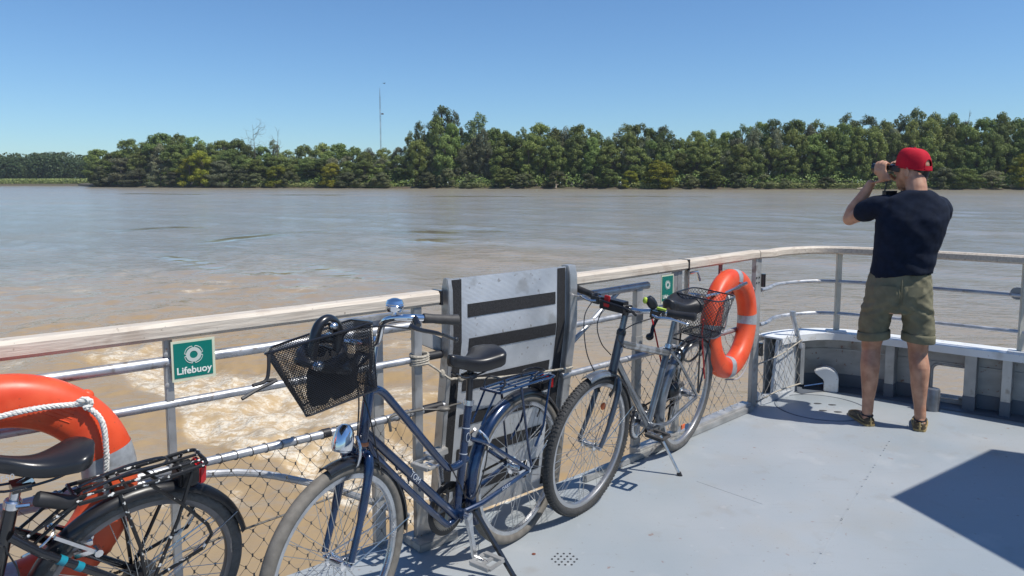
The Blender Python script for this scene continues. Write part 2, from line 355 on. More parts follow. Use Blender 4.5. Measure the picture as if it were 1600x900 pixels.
# ---- side railing (left part, up to the opening)
RAILZ = 1.07
rl = thing('side_railing', 'weathered wood and tube railing along the wake side with wire netting', 'railing', tuple(RP(-1.1, 0)))
def hand(m, f, ss, hw=.034, hh=.03):
    prof = [(-hw, -hh * .6), (-hw, hh * .55), (-hw * .7, hh), (hw * .7, hh), (hw, hh * .55), (hw, -hh * .6), (hw * .7, -hh), (-hw * .7, -hh)]
    m.loft([[f(s, z, o) for (o, z) in prof] for s in ss])
q = MB(); hand(q, lambda x, z, o: RP(x, RAILZ + z, o), np.linspace(-3.5, -.33, 40)); hr = q.build('handrail', WOOD, rl, True)
for x in np.linspace(-3.2, -.5, 8):
    q2 = MB(); q2.lathe([(.008, 0), (.007, -.006), (.0001, -.008)], RP(x, RAILZ - .03, 0), UP, 8)
q = MB(); q.box(RP(-.322, RAILZ, 0), (.012, .07, .062), (rdir(-.3), rnor(-.3), UP)); q.build('end_bracket', BLKM, hr, True)
for x in (-3.1, -2.1, -1.161):
    q = MB(); q.bar(RP(x, 0, .0), RP(x, RAILZ - .03, 0), .027, .022, rdir(x)); p_ = q.build('post', ALU, rl, True, bevel=.002)
    for z in (.99, .885, .60):
        q = MB(); q.lathe([(.008, .0), (.008, .004), (.0001, .006)], RP(x, z, .011) - rdir(x) * .008, rnor(x), 8); q.build('screw', ALU_DULL, p_, True)
x = -.410; q = MB(); q.bar(RP(x, 0.0, .01), RP(x, RAILZ - .03, .01), .040, .026, rdir(x))
q.prism([RP(x, 0, .0) , RP(x, .23, .0), RP(x + .075, .03, .0), RP(x + .075, 0, .0)], rnor(x) * .02)
q.build('post', ALU, rl, True, bevel=.002)
q = MB(); q.box(RP(-.37, .018, .02), (.2, .14, .036), (rdir(x), rnor(x), UP)); q.build('post_foot', ALU_DULL, rl, True, bevel=.003)
def rtube(name, z, xs, r=.0155, off=0, m=GALV, parent=None):
    q = MB(); q.tube([RP(x, z, off) for x in xs], r, 12); return q.build(name, m, parent or rl, True)
rtube('rail_tube', .962, np.linspace(-3.5, -.43, 24), .019); rtube('rail_tube', .815, np.linspace(-3.5, -.40, 24))
rtube('rail_tube', .585, np.linspace(-3.5, -.30, 24), .016); rtube('rail_tube', .70, np.linspace(-3.5, -1.55, 12), .0155)
TAPE = mat('black_tape', (.02, .02, .023), .5)
for a, b, z in ((-.385, -.31, .817), (-.385, -.31, .587), (-.69, -.66, .587), (-.74, -.715, .587)): rtube('tape_sleeve', z, np.linspace(a, b, 3), .0185, 0, TAPE)
q = MB(); q.tube(catmull([RP(-1.6, .53, -.10), RP(-1.05, .50, -.10), RP(-.75, .36, -.10), RP(-.50, .17, -.10), RP(-.40, .08, -.10)], 5), .014, 10); q.build('brace_tube', GALV, rl, True)

def netting(m, f, u0, u1, z0, z1, pu, pz, r, jit=.004, n=4):
    nu = int((u1 - u0) / pu); nz = max(1, int(round((z1 - z0) / pz))); J = {}
    def pt(i, k):
        key = (i, k)
        if key not in J: J[key] = f(u0 + (i + .5 * (k % 2)) * pu + rng.normal(0, jit), z0 + (z1 - z0) * k / nz + rng.normal(0, jit), rng.normal(0, jit))
        return J[key]
    for k in range(nz):
        for i in range(nu):
            a = pt(i, k)
            for di in ((0, -1) if k % 2 == 0 else (0, 1)):
                if 0 <= i + di < nu:
                    b = pt(i + di, k + 1); mid = (a + b) / 2 + V(0, 0, -.004); m.tube([a, mid, b], r, n, cap=False)
            if 0 < k < nz: m.box(a, (.005, .005, .012))
q = MB(); netting(q, RP, -2.0, -.34, .03, .575, .052, .043, .0009); q.build('netting', WIRE, rl, True)
q = MB()
for x in np.linspace(-1.9, -.4, 36): 
    q.tube([RP(x + .011 * math.cos(a) * .5, .585 + .0185 * math.sin(a), .0185 * math.cos(a)) for a in np.linspace(0, 6.28, 9)], .0015, 4, cap=False)
q.build('lacing', WIRE, rl, True)
q = MB(); q.tube([RP(-2, .25, -.03), RP(-1.2, .27, -.02), RP(-.42, .33, -.02)], .004, 6); q.build('tension_cable', WIRE, rl, True)

# stanchion frame outside the opening, and folding handrail on the other side of it
sf = thing('stanchion_frame', 'aluminium stanchion with short beam left of the raised gangway', 'stanchion', tuple(RP(-.51, 0, -.12)))
q = MB(); q.bar(RP(-.51, -.05, -.10), RP(-.51, .97, -.10), .05, .035, rdir(-.5)); q.build('post', ALU_PALE, sf, True, bevel=.003)
q = MB(); q.bar(RP(-.66, .985, -.10), RP(-.38, .985, -.10), .045, .03, UP); q.build('top_bar', GALV, sf, True, bevel=.003)
q = MB(); q.bar(RP(-.385, .91, -.06), RP(-.29, .845, -.03), .06, .035, UP); q.build('arm', ALU_PALE, sf, True, bevel=.003)
q = MB(); q.bar(RP(-.36, .36, -.03), RP(-.28, .37, -.03), .03, .05, UP); q.build('latch_plate', ALU_PALE, sf, True, bevel=.003)
fh = thing('folding_handrail', 'grey tubular gangway handrail with diagonal strut right of the raised gangway', 'handrail', tuple(RP(.735, 0, -.05)))
q = MB(); q.bar(RP(.735, 0, -.035), RP(.735, .965, -.035), .06, .03, rdir(.7)); q.build('post', ALU_PALE, fh, True, bevel=.003)
q = MB(); q.tube([RP(.27, .968, -.04), RP(.805, .972, -.04)], .022, 12); q.build('top_tube', GALV, fh, True)
q = MB(); q.tube([RP(.62, .955, -.05), RP(.30, .69, -.05)], .013, 10); q.build('diagonal_strut', GALV, fh, True)
for z0 in (.62, .78):
    q = MB(); q.bar(RP(.735, z0, -.034), RP(.735, z0 + .07, -.034), .063, .033, rdir(.7)); q.build('tape_band', ALU_DULL, fh, True)
q = MB(); q.tube([RP(.735, 0, -.03), RP(.735, .05, -.03)], .036, 16); q.build('foot', ALU_DULL, fh, True)

# ---- gate between the opening and the stern corner
gt = thing('boarding_gate', 'hinged railing gate with wire net below the weathered handrail by the right lifebuoy', 'gate', tuple(RP(1.0, 0)))
q = MB(); hand(q, lambda x, z, o: RP(x, RAILZ + z, o), np.linspace(.30, 1.66, 24)); hr = q.build('handrail', WOOD, gt, True)
q = MB(); q.box(RP(1.03, RAILZ, 0), (.012, .074, .066), (rdir(1), rnor(1), UP)); q.build('strap', BLKM, hr, True)
x = 1.675; gp = MB(); gp.bar(RP(x, 0, 0), RP(x, RAILZ - .03, 0), .085, .03, rdir(x)); gpo = gp.build('post', ALU_DULL, gt, True, bevel=.003)
for z in (.885, .40):
    q = MB(); q.tube([RP(x + .045, z - .045, .02), RP(x + .045, z + .045, .02)], .016, 8); q.build('hinge', BLKM, gpo, True)
q = MB()
for i in (0, 1):
    for j in (0, 1): q.lathe([(.006, 0), (.006, .004), (.0001, .005)], RP(x - .02 + .025 * i, .875 + .035 * j, .016), rnor(x), 8)
q.build('bolts', BLKM, gpo, True)
x = .985; q = MB(); q.bar(RP(x, .06, 0), RP(x, RAILZ - .03, 0), .05, .03, rdir(x)); q.build('post', ALU_DULL, gt, True, bevel=.003)
rtube('rail_tube', .835, np.linspace(.25, 1.64, 12), .016, 0, GALV, gt); rtube('rail_tube', .585, np.linspace(.25, 1.64, 12), .016, 0, GALV, gt)
q = MB(); q.bar(RP(.70, .035, .0), RP(1.62, .035, .0), .035, .07, UP); q.build('bottom_bar', ALU_PALE, gt, True, bevel=.004)
q = MB(); q.bar(RP(.35, .018, .04), RP(1.62, .018, .04), .035, .03, UP); q.build('sill', ALU_DULL, gt, True, bevel=.004)
q = MB(); netting(q, RP, .29, 1.64, .06, .575, .062, .048, .0016); q.build('netting', WIRE_PALE, gt, True)
q = MB(); q.bar(RP(1.03, .86, .02), RP(1.03, RAILZ - .03, .02), .012, .03, rdir(1)); q.tube([RP(1.04, 1.02, .03), RP(1.10, 1.022, .03), RP(1.115, .965, .035)], .009, 8); q.build('clamp_lever', STEEL, gt, True)
q = MB(); q.bar(RP(1.33, .95, .0), RP(1.33, RAILZ - .03, .0), .03, .012, rdir(1.3)); q.build('hanger_bracket', mat('faded_red_metal', (.30, .10, .09), .6, var=.4, vs=60), gt, True)

# ---- stern corner rail on the bulwark
br = thing('stern_rail', 'bare wood and tube rail on top of the pale bulwark around the stern corner', 'railing', tuple(BP(bow_s(2.4))))
ent = [RP(1.665, 0, 0), RP(1.72, 0, 0)]
rpts = catmull([RP(1.665, 0, 0), V(1.80, 5.125, 0)] + [BP(s, 0, .06) for s in np.linspace(bow_s(2.0), S1, 14)], 5)
rc = np.concatenate([[0], np.cumsum([np.linalg.norm(rpts[i + 1] - rpts[i]) for i in range(len(rpts) - 1)])])
def QP(s, z=0, off=0):
    s = min(max(s, 0), rc[-1] - 1e-6); i = int(np.searchsorted(rc, s, 'right') - 1); t = (s - rc[i]) / (rc[i + 1] - rc[i])
    d = unit(rpts[min(i + 2, len(rpts) - 1)] - rpts[max(i - 1, 0)]); return rpts[i] * (1 - t) + rpts[i + 1] * t + off * V(-d[1], d[0], 0) + V(0, 0, z)
qs = np.linspace(.005, rc[-1] - .01, 70)
q = MB(); hand(q, lambda s, z, o: QP(s, 1.07 - .018 * min(1, s / .35) + z, o), qs, .034, .028); q.build('handrail', WOOD, br, True)
for z in (.815, .572):
    q = MB(); q.tube([QP(s, z) for s in qs[1:]], .0135, 10); q.build('rail_tube', GALV, br, True)
CREAMP = mat('cream_post', (.55, .52, .44), .5, var=.12, vs=9)
for x in (2.45, 3.375, 4.15):
    s = min(np.linspace(0, rc[-1], 600), key=lambda s: abs(QP(s)[0] - x)); p = QP(s); d = unit(QP(s + .03) - QP(s - .03)); nr = V(-d[1], d[0], 0)
    q = MB(); q.bar(p + UP * CAPZ, p + UP * 1.036, .045, .02, d + nr * .8); q.build('post', CREAMP, br, True, bevel=.002)
    q = MB(); q.box(p + UP * (CAPZ + .006), (.14, .11, .012), (d, nr, UP)); q.build('base_plate', WHITE, br, True, bevel=.003)
    if x > 3.2 and x < 3.5:
        q = MB(); q.lathe([(.0001, -.010), (.038, -.010), (.042, -.006), (.042, .006), (.038, .010), (.0001, .010)], p - d * .04 + nr * .012 + UP * .825, nr, 20); q.build('round_plate', BOLM, br, True)
# short leaning stanchion with the loose net
st = thing('leaning_stanchion', 'short leaning tube with torn loose net at the end of the bulwark', 'stanchion', tuple(BP(bow_s(2.1), 0)))
q = MB(); q.tube([BP(bow_s(2.06), .585, -.01), BP(bow_s(2.085), .46, -.03), BP(bow_s(2.125), .34, -.035)], .017, 10); q.tube([BP(bow_s(2.06), .58, -.01), BP(bow_s(2.06), .615, -.01)], .021, 10); q.build('tube', GALV, st, True)
q = MB(); q.bar(BP(bow_s(2.14), .06, -.03), BP(bow_s(2.14), .37, -.03), .03, .03, (1, 0, 0)); q.build('bracket', ALU_DULL, st, True, bevel=.002)
g0, g1 = RP(1.70, 0, .02), BP(bow_s(2.12), 0, -.045)
q = MB(); netting(q, lambda u, z, o: g0 * (1 - u) + g1 * u + V(0, 0, z * (1 - .22 * math.sin(3.1 * u)) + .06 * (u - .5)) + V(.3, -.5, 0) * o * 2, 0, 1, .06, .56, .125, .062, .0016, .006); q.build('loose_net', WIRE_PALE, st, True)
q = MB(); q.tube(catmull([g0 + UP * .30, g0 * .5 + g1 * .5 + UP * .33, g1 + UP * .40], 6), .005, 6); q.tube(catmull([g0 + UP * .03, g0 * .7 + g1 * .3 + UP * .09 + V(.02, -.05, 0), g1 + UP * .07], 6), .005, 6); q.build('net_rope', ROPE_OLD, st, True)

# canopy: stands to the right of the view and throws its shade on the deck
cp = thing('canopy', 'flat boat canopy on posts whose shadow falls on the grey deck', 'canopy', (3.9, 1.8, 0))
ch = 2.4; off = V(SDIR.x, SDIR.y, 0) / SDIR.z * ch
cpoly = [V(1.925, 3.517, ch) + off, V(2.849, 4.173, ch) + off, V(5.2, 3.0, ch) + off, V(3.9, -.6, ch) + off, V(2.83, 0, ch) + off]
q = MB(); q.prism(cpoly, V(0, 0, .06)); q.build('roof', WHITE, cp, True)
for x, y in ((3.62, 2.95), (4.7, 2.95)):
    q = MB(); q.tube([(x, y, 0), (x, y, ch)], .035, 12); q.build('post', ALU, cp, True)
wh = thing('skylight_blocker', 'added unseen box with dark panes under the canopy, cutting skylight', 'blocker', (4.4, 0, 0))  # added box out of view, keeps skylight off the shaded deck
q = MB(); q.box((4.35, -.6, ch / 2), (1.5, 5.2, ch - .01)); q.build('blocker_box', HULLM, wh, True, bevel=.02)
for y in (-2.2, -.9, .4, 1.5): 
    q = MB(); q.box((3.598, y, 1.5), (.012, .8, .7)); q.build('blocker_pane', GLASS, wh, True, bevel=.02)

# ---- raised gangway in the opening
PX0, PX1 = -.283, .256
gw = thing('raised_gangway', 'silver aluminium gangway with black grip strips folded upright in the rail opening', 'gangway', tuple(RP(0, 0, 0)))
A0, A1 = RP(PX0, 0), RP(PX1, 0); gd = unit(A1 - A0); gn = V(gd[1], -gd[0], 0); GL = np.linalg.norm(A1 - A0)
def prof(z):      # inboard offset of the walking face by height
    return .02 if z > .86 else .02 - (.86 - z) * .14
def GP(u, z, o=0): return A0 + gd * (u * GL) + gn * (prof(z) + o) + UP * z
GWM = bpy.data.materials.new('tread_plate'); GWM.use_nodes = True
def tread():
    n = GWM.node_tree; b = n.nodes['Principled BSDF']; b.inputs['Metallic'].default_value = .55; b.inputs['Roughness'].default_value = .42
    tc = n.nodes.new('ShaderNodeTexCoord')
    nz = n.nodes.new('ShaderNodeTexNoise'); nz.inputs['Scale'].default_value = 5; nz.inputs['Detail'].default_value = 6; n.links.new(tc.outputs['Object'], nz.inputs[0])
    cr = n.nodes.new('ShaderNodeMapRange'); cr.inputs[1].default_value = .35; cr.inputs[2].default_value = .65; n.links.new(nz.outputs[0], cr.inputs[0])
    mx = n.nodes.new('ShaderNodeMix'); mx.data_type = 'RGBA'; mx.inputs[6].default_value = (.52, .54, .56, 1); mx.inputs[7].default_value = (.74, .755, .77, 1); n.links.new(cr.outputs[0], mx.inputs[0]); n.links.new(mx.outputs[2], b.inputs['Base Color'])
    wv = n.nodes.new('ShaderNodeTexWave'); wv.wave_type = 'BANDS'; wv.bands_direction = 'Z'; wv.inputs['Scale'].default_value = 55; wv.inputs['Distortion'].default_value = .6; n.links.new(tc.outputs['Object'], wv.inputs[0])
    n2 = n.nodes.new('ShaderNodeTexNoise'); n2.inputs['Scale'].default_value = 3.2; n2.inputs['Detail'].default_value = 2; n.links.new(tc.outputs['Object'], n2.inputs[0])
    ad = n.nodes.new('ShaderNodeMath'); ad.operation = 'MULTIPLY_ADD'; ad.inputs[1].default_value = 5; n.links.new(n2.outputs[0], ad.inputs[0]); n.links.new(wv.outputs[0], ad.inputs[2])
    bp = n.nodes.new('ShaderNodeBump'); bp.inputs['Strength'].default_value = .25; bp.inputs['Distance'].default_value = .004; n.links.new(ad.outputs[0], bp.inputs['Height']); n.links.new(bp.outputs[0], b.inputs['Normal'])
tread(); grime(GWM, [(8, .58, .70, (.36, .35, .33), .6), (40, .65, .70, (.22, .18, .15), .6)])
zs = [-.02, .2, .4, .6, .8, .86, .9, 1.0, 1.145]
q = MB(); q.loft([[GP(0.0, z, 0), GP(1, z, 0), GP(1, z, -.006), GP(0, z, -.006)] for z in zs]); q.build('tread_plate', GWM, gw, True)
for u0, u1, sgn in ((-.036, -.002, -1), (1.002, 1.078, 1)):
    q = MB(); zz = [-.02, .3, .6, .84, .88, 1.0, 1.10, 1.135, 1.15]
    q.loft([[GP(u0, z, .028 - max(0, z - 1.09) * .25), GP(u1, z, .028 - max(0, z - 1.09) * .25), GP(u1, z, (-.05 if sgn > 0 else -.03) + max(0, z - 1.09) * .25), GP(u0, z, (-.05 if sgn > 0 else -.03) + max(0, z - 1.09) * .25)] for z in zz]); q.build('side_beam', ALU, gw, True, bevel=.003)
for u0, u1 in ((.015, .085), (.915, .988)):
    q = MB(); q.loft([[GP(u0, z, .0005), GP(u1, z, .0005), GP(u1, z, .003), GP(u0, z, .003)] for z in [.0, .4, .8, .86, .9, 1.14]]); q.build('edge_strip', BLKSTRIP, gw, True)
for z0, z1, u0, u1 in ((.965, 1.025, .135, .895), (.808, .868, .145, .905), (.622, .682, .12, .875), (.45, .51, .12, .88), (.28, .34, .12, .88), (.10, .16, .12, .88)):
    def zc(u, z): return z
    q = MB(); q.loft([[GP(u0, z, .0005), GP(u1, z, .0005), GP(u1, z, .003), GP(u0, z, .003)] for z in np.linspace(z0, z1, 3)]); q.build('grip_strip', BLKSTRIP, gw, True)
# rope lashing it to the rail
q = MB()
kn = RP(-.40, .815, .03)
for k in range(4):
    c = RP(-.40, .795 + .013 * k, .01); q.tube([c + rdir(-.4) * .04 * math.cos(a) + rnor(-.4) * .032 * math.sin(a) + UP * .004 * math.sin(a + k) for a in np.linspace(0, 6.28, 14)], .0065, 6)
q.tube(catmull([kn, RP(-.36, .775, .05), RP(-.31, .72, .06), GP(.03, .70, .02), GP(.10, .695, .045)], 6), .0055, 6)
q.tube(catmull([GP(.10, .695, .045), GP(.35, .672, .06), GP(.7, .65, .06), GP(.97, .632, .05), GP(1.06, .628, .04)], 6), .0055, 6)
q.ball(RP(-.335, .745, .055), (.013, .013, .02)); q.ball(GP(.07, .697, .03), (.016, .016, .016))
tag(q.build('lashing_rope', ROPE_OLD), 'thin worn rope tied around a post and across the raised gangway', 'rope')
q = MB(); q.tube(catmull([RP(-.40, .60, .03), RP(-.34, .59, .05), GP(.02, .58, .03), GP(.1, .575, .02)], 5), .004, 6); q.ball(RP(-.33, .588, .05), (.03, .02, .012)); q.tube(catmull([RP(-.40, .60, .03), RP(-.46, .605, .035), RP(-.52, .60, .03), RP(-.52, .54, .03)], 5), .006, 6)
tag(q.build('knotted_string', WIRE), 'dark knotted string on the lower rail tube left of the gangway', 'string')
# ================================================================ signs and lifebuoys
def text_mesh(body, size, ext=.0008, bold=0):
    cu = bpy.data.curves.new('text', 'FONT'); cu.body = body; cu.size = size; cu.extrude = ext; cu.align_x = 'CENTER'; cu.offset = bold
    o = bpy.data.objects.new('text', cu); C.objects.link(o); dg = bpy.context.evaluated_depsgraph_get(); dg.update()
    me = bpy.data.meshes.new_from_object(o.evaluated_get(dg)); bpy.data.objects.remove(o); return me
def lifebuoy_sign(x, label, off, z1, z0, wd, back=0):
    d, nr = rdir(x), rnor(x); zc = (z0 + z1) / 2; h = z1 - z0; o = RP(x, zc, off)
    t = thing('lifebuoy_sign', label, 'sign', mat=axes(o, d, UP, nr), group='green lifebuoy signs on the railing')
    q = MB(); q.box((0, 0, 0), (wd, h, .004)); q.build('sign_plate', CREAM, t)
    q = MB(); q.box((-.001, .002, .0028), (wd * .885, h * .86, .0014)); face = q.build('green_field', GREEN, t)
    GR = mat('sign_print', (.52, .57, .52), .5)
    q = MB(); r = wd * .145; q.lathe([(r * .62, 0), (r * .62, .001), (r * 1.22, .001), (r * 1.22, 0)], (0, h * .13, .0036), (0, 0, 1), 32, closed=True)
    for k in range(4):
        a = math.pi / 4 + k * math.pi / 2; am = [a + s for s in np.linspace(-.62, .62, 9)]
        q.tube([V(1.5 * r * math.cos(b) * (1 - .06 * abs(b - a)), h * .13 + 1.5 * r * math.sin(b) * (1 - .06 * abs(b - a)), .0036) for b in am], r * .065, 6)
        for s in (-.62, .62):
            b = a + s; q.tube([V(1.5 * r * math.cos(b) * .965, h * .13 + 1.5 * r * math.sin(b) * .965, .0036), V(1.15 * r * math.cos(b), h * .13 + 1.15 * r * math.sin(b), .0036)], r * .065, 6)
    q.build('lifebuoy_symbol', GR, t)
    me = text_mesh('Lifebuoy', wd * .235, .0006, .0006); me.transform(Matrix.Translation((0, -h * .325, .0038))); link('lettering', me, mat('sign_white', (.78, .80, .74), .5), t, smooth=False)
    if back:
        q = MB(); q.box((wd * .5 + .03, .01, -.01), (.06, h * 1.0, .006)); q.build('backing_plate', ALU_DULL, t)
lifebuoy_sign(-1.103, 'square green lifebuoy sign beside the near left rail post', .026, 1.032, .894, .142)
lifebuoy_sign(.885, 'small green lifebuoy sign with peeling lower edge under the rail beside the grey bicycle', .02, 1.03, .865, .12, 1)

def lifebuoy(o, x, nr, R, r, label, cat='lifebuoy', rope_pts=(), bands=(), marks=False, squash=1.18):
    y = np.cross(nr, x); t = thing('lifebuoy', label, cat, mat=axes(o, x, y, nr), group='orange lifebuoys on the railing')
    pr = []
    for k in range(24):
        a = 2 * math.pi * k / 24; ca, sa = math.cos(a), math.sin(a)
        e = .8; pr.append((R + r * squash * math.copysign(abs(ca) ** e, ca), r * math.copysign(abs(sa) ** e, sa)))
    q = MB(); q.lathe(pr, (0, 0, 0), (0, 0, 1), 96, closed=True, ref=(1, 0, 0)); ring = q.build('ring', ORANGE, t, ang=60)
    for a, da in bands:
        q = MB(); q.lathe([(R + (p - R) * 1.012 + 0, h * 1.012) for p, h in pr], (0, 0, 0), (0, 0, 1), 10, closed=True, a0=rad(a - da), a1=rad(a + da), ref=(1, 0, 0)); q.build('reflective_band', REFLECT, t, ang=60)
    for k in range(4):      # moulded rope eyes
        a = rad(48 + 90 * k); c = V(math.cos(a), math.sin(a), 0) * (R + r * squash * .98); q = MB(); q.ball(c - V(math.cos(a), math.sin(a), 0) * .012, (.022, .022, .02), 10); q.build('rope_eye', ORANGE, t)
    if marks:
        a0 = rad(58); u = V(-math.sin(a0), math.cos(a0), 0); e = V(math.cos(a0), math.sin(a0), 0)
        q = MB(); fr = [e * (R + dx) + u * dy + V(0, 0, r * .985 - 1.2 * dx * dx / r) for dx, dy in ((-.03, -.055), (.032, -.055), (.032, .055), (-.03, .055))]
        for i in range(4): q.tube([fr[i], fr[(i + 1) % 4]], .003, 6)
        for k in range(4): q.tube([e * (R - .018 + .012 * k) + u * -.042 + V(0, 0, r * .99), e * (R - .018 + .012 * k) + u * (.038 - .012 * (k % 2)) + V(0, 0, r * .99)], .0016, 5)
        q.build('moulded_panel', ORANGE, t)
    return t
def twisted(m, pts, r, turns=60):
    P = catmull(pts, 10); L = np.concatenate([[0], np.cumsum([np.linalg.norm(P[i + 1] - P[i]) for i in range(len(P) - 1)])])
    N = int(L[-1] / .006) + 2; S = np.linspace(0, L[-1], N); Q = np.array([[np.interp(s, L, [p[k] for p in P]) for k in range(3)] for s in S])
    for ph in range(3):
        out = []; u = V(0, 0, 1)
        for i in range(N):
            T = unit(Q[min(i + 1, N - 1)] - Q[max(i - 1, 0)]); u = unit(np.cross(T, V(.3, .2, .93)) ); w_ = np.cross(T, u); a = S[i] / .034 * 2 * math.pi / 1.0 + ph * 2.0944
            out.append(Q[i] + r * .52 * (math.cos(a) * u + math.sin(a) * w_))
        m.tube(out, r * .62, 6)
# left lifebuoy
lo = RP(-1.545, .655, .10); ld, ln = rdir(-1.45), rnor(-1.45)
lb1 = lifebuoy(lo, ld, ln, .285, .065, 'big orange lifebuoy with white rope loop behind the black bicycle saddle', bands=((9, 8), (124, 8), (190, 8), (270, 8)), marks=True)
q = MB(); L_ = lambda a, rr, z: V(rr * math.cos(rad(a)), rr * math.sin(rad(a)), z)
kn = L_(50, .335, .072)
twisted(q, [L_(112, .235, .03), L_(92, .255, .07), L_(70, .285, .082), kn], .0082)
twisted(q, [kn, L_(38, .325, .088), L_(22, .285, .088), L_(6, .262, .080), L_(-6, .262, .075), L_(-15, .27, .06)], .0082)
twisted(q, [kn + V(-.025, .0, .0), kn + V(0, .016, .012), kn + V(.018, 0, .006), kn + V(0, -.012, .012)], .009)
q.build('grab_rope', ROPE, lb1)
q = MB(); q.tube(catmull([lo + ld * -.30 + ln * .09 + UP * -.05, lo + ld * -.185 + ln * .09 + UP * .10, lo + ld * -.165 + ln * .09 + UP * .20, lo + ld * -.14 + ln * .09 + UP * .215, lo + ld * -.115 + ln * .09 + UP * .19, lo + ld * -.115 + ln * .07 + UP * .13], 6), .006, 8)
tag(q.build('rope_hook', STEEL), 'small bright steel hook holding the white rope of the near lifebuoy', 'hook')
# right lifebuoy
a_ = math.atan2(rdir(1.3)[1], rdir(1.3)[0]) + rad(6); rd = V(math.cos(a_), math.sin(a_), 0); rn = V(rd[1], -rd[0], 0)
ro = RP(1.326, .668, .078)
lb2 = lifebuoy(ro, rd, rn, .280, .057, 'orange lifebuoy hanging on the gate behind the rear wire basket', bands=((-2, 7), (84, 6), (180, 7), (264, 7)))
q = MB()
twisted(q, [L_(150, .30, .07), L_(140, .345, .10), L_(150, .36, .13), L_(162, .33, .12), L_(172, .27, .09), L_(182, .235, .06)], .006)
q.build('grab_rope', ROPE, lb2)
q = MB(); q.tube(catmull([L_(-95, .36, .0), L_(-70, .40, .02), L_(-45, .40, .02), L_(-25, .36, .0)], 6), .0055, 6); q.build('line', mat('grey_rope', (.33, .32, .33), .85), lb2)
q = MB(); q.tube([RP(1.08, .885, .0), RP(1.08, .885, .11), RP(1.2, .895, .15), RP(1.36, .93, .16)], .010, 8); q.tube([RP(1.33, .95, .0), RP(1.335, .93, .16)], .008, 8)
tag(q.build('buoy_hook', STEEL), 'bent steel rod holding the right lifebuoy on the gate', 'hook')

# ================================================================ BICYCLES
def bike_axes(x, y, yaw, lean):
    f = V(math.cos(yaw), math.sin(yaw), 0); l = V(-math.sin(yaw), math.cos(yaw), 0)
    return axes(V(x, y, 0), f, l * math.cos(lean) - UP * math.sin(lean), UP * math.cos(lean) + l * math.sin(lean))
def X(a, z, y=0): return V(a, y, z)

def tyre_mat(name, c, tread):
    return mat(name, c, .75, var=.18, vs=30, bump=.5 if tread else .15, bs=110 if tread else 60)
TYRE_TAN = tyre_mat('dusty_tyre', (.15, .137, .118), False); TYRE_BLK = tyre_mat('black_tyre', (.05, .049, .048), True); TYRE_GREY = tyre_mat('grey_tyre', (.10, .098, .095), True)

def wheel(t, c, R, tr, tm, rimm, fx, hub=CHROME, hub_r=.018, gear=False, nspk=36):
    ident = fx or (lambda p: p); W = MB(); rr = R - tr * 2
    W.lathe([(rr - .012, -.011), (rr + .004, -.0125), (rr + .008, -.011), (rr + .006, 0), (rr + .008, .011), (rr + .004, .0125), (rr - .012, .011), (rr - .016, 0)], c, (0, 1, 0), 72, closed=True)
    w_ = W.xf(ident).build('wheel', rimm, t, ang=50)
    T = MB(); T.lathe([(R - tr + tr * 1.02 * math.cos(2 * math.pi * k / 14), tr * .98 * math.sin(2 * math.pi * k / 14)) for k in range(14)], c, (0, 1, 0), 80, closed=True)
    if tm is TYRE_BLK:      # tread blocks
        for k in range(110):
            a = 2 * math.pi * k / 110
            for s in (-.6, -.2, .2, .6):
                b = s * 1.1; rad_ = R - tr + tr * math.cos(b); e = V(math.cos(a + .02 * (s > 0)), 0, math.sin(a + .02 * (s > 0))); q = V(-math.sin(a), 0, math.cos(a))
                n_ = e * math.cos(b) + V(0, 1, 0) * math.sin(b); T.box(c + e * rad_ + V(0, tr * math.sin(b), 0) + n_ * .0005, (.011, .009, .004), (q, np.cross(n_, q), n_))
    T.xf(ident).build('tyre', tm, w_)
    H = MB(); H.lathe([(.004, -.065), (.007, -.055), (.007, -.04), (hub_r * 1.45, -.034), (hub_r * 1.45, -.029), (hub_r, -.024), (hub_r, .024), (hub_r * 1.45, .029), (hub_r * 1.45, .034), (.007, .04), (.007, .055), (.010, .056), (.010, .066), (.005, .068)], c, (0, 1, 0), 20)
    H.xf(ident).build('hub', hub, w_)
    S = MB()
    for k in range(nspk):
        sd = 1 if k % 2 else -1; ah = 2 * math.pi * (k + .5 * (k % 4 // 2)) / nspk; ar = ah + (.5 if k % 4 < 2 else -.5)
        S.tube([c + V(math.cos(ah) * hub_r * 1.35, sd * .031, math.sin(ah) * hub_r * 1.35), c + V(math.cos(ar) * (rr - .014), sd * .003, math.sin(ar) * (rr - .014))], .00125, 5, cap=False)
    S.xf(ident).build('spokes', SPOKE, w_)
    q = MB(); a = 2.2; e = V(math.cos(a), 0, math.sin(a)); q.tube([c + e * (rr - .012), c + e * (rr - .05)], .0035, 6); q.xf(ident).build('valve', RUB, w_)
    if gear:
        G = MB()
        for k in range(7): r_ = .055 - .0055 * k; G.lathe([(.012, -.036 - .004 * k), (r_, -.036 - .004 * k), (r_, -.038 - .004 * k), (.012, -.038 - .004 * k)], c, (0, 1, 0), 28, closed=True)
        G.xf(ident).build('cassette', mat('cassette_steel', (.16, .15, .14), .35, 1), w_)
    return w_
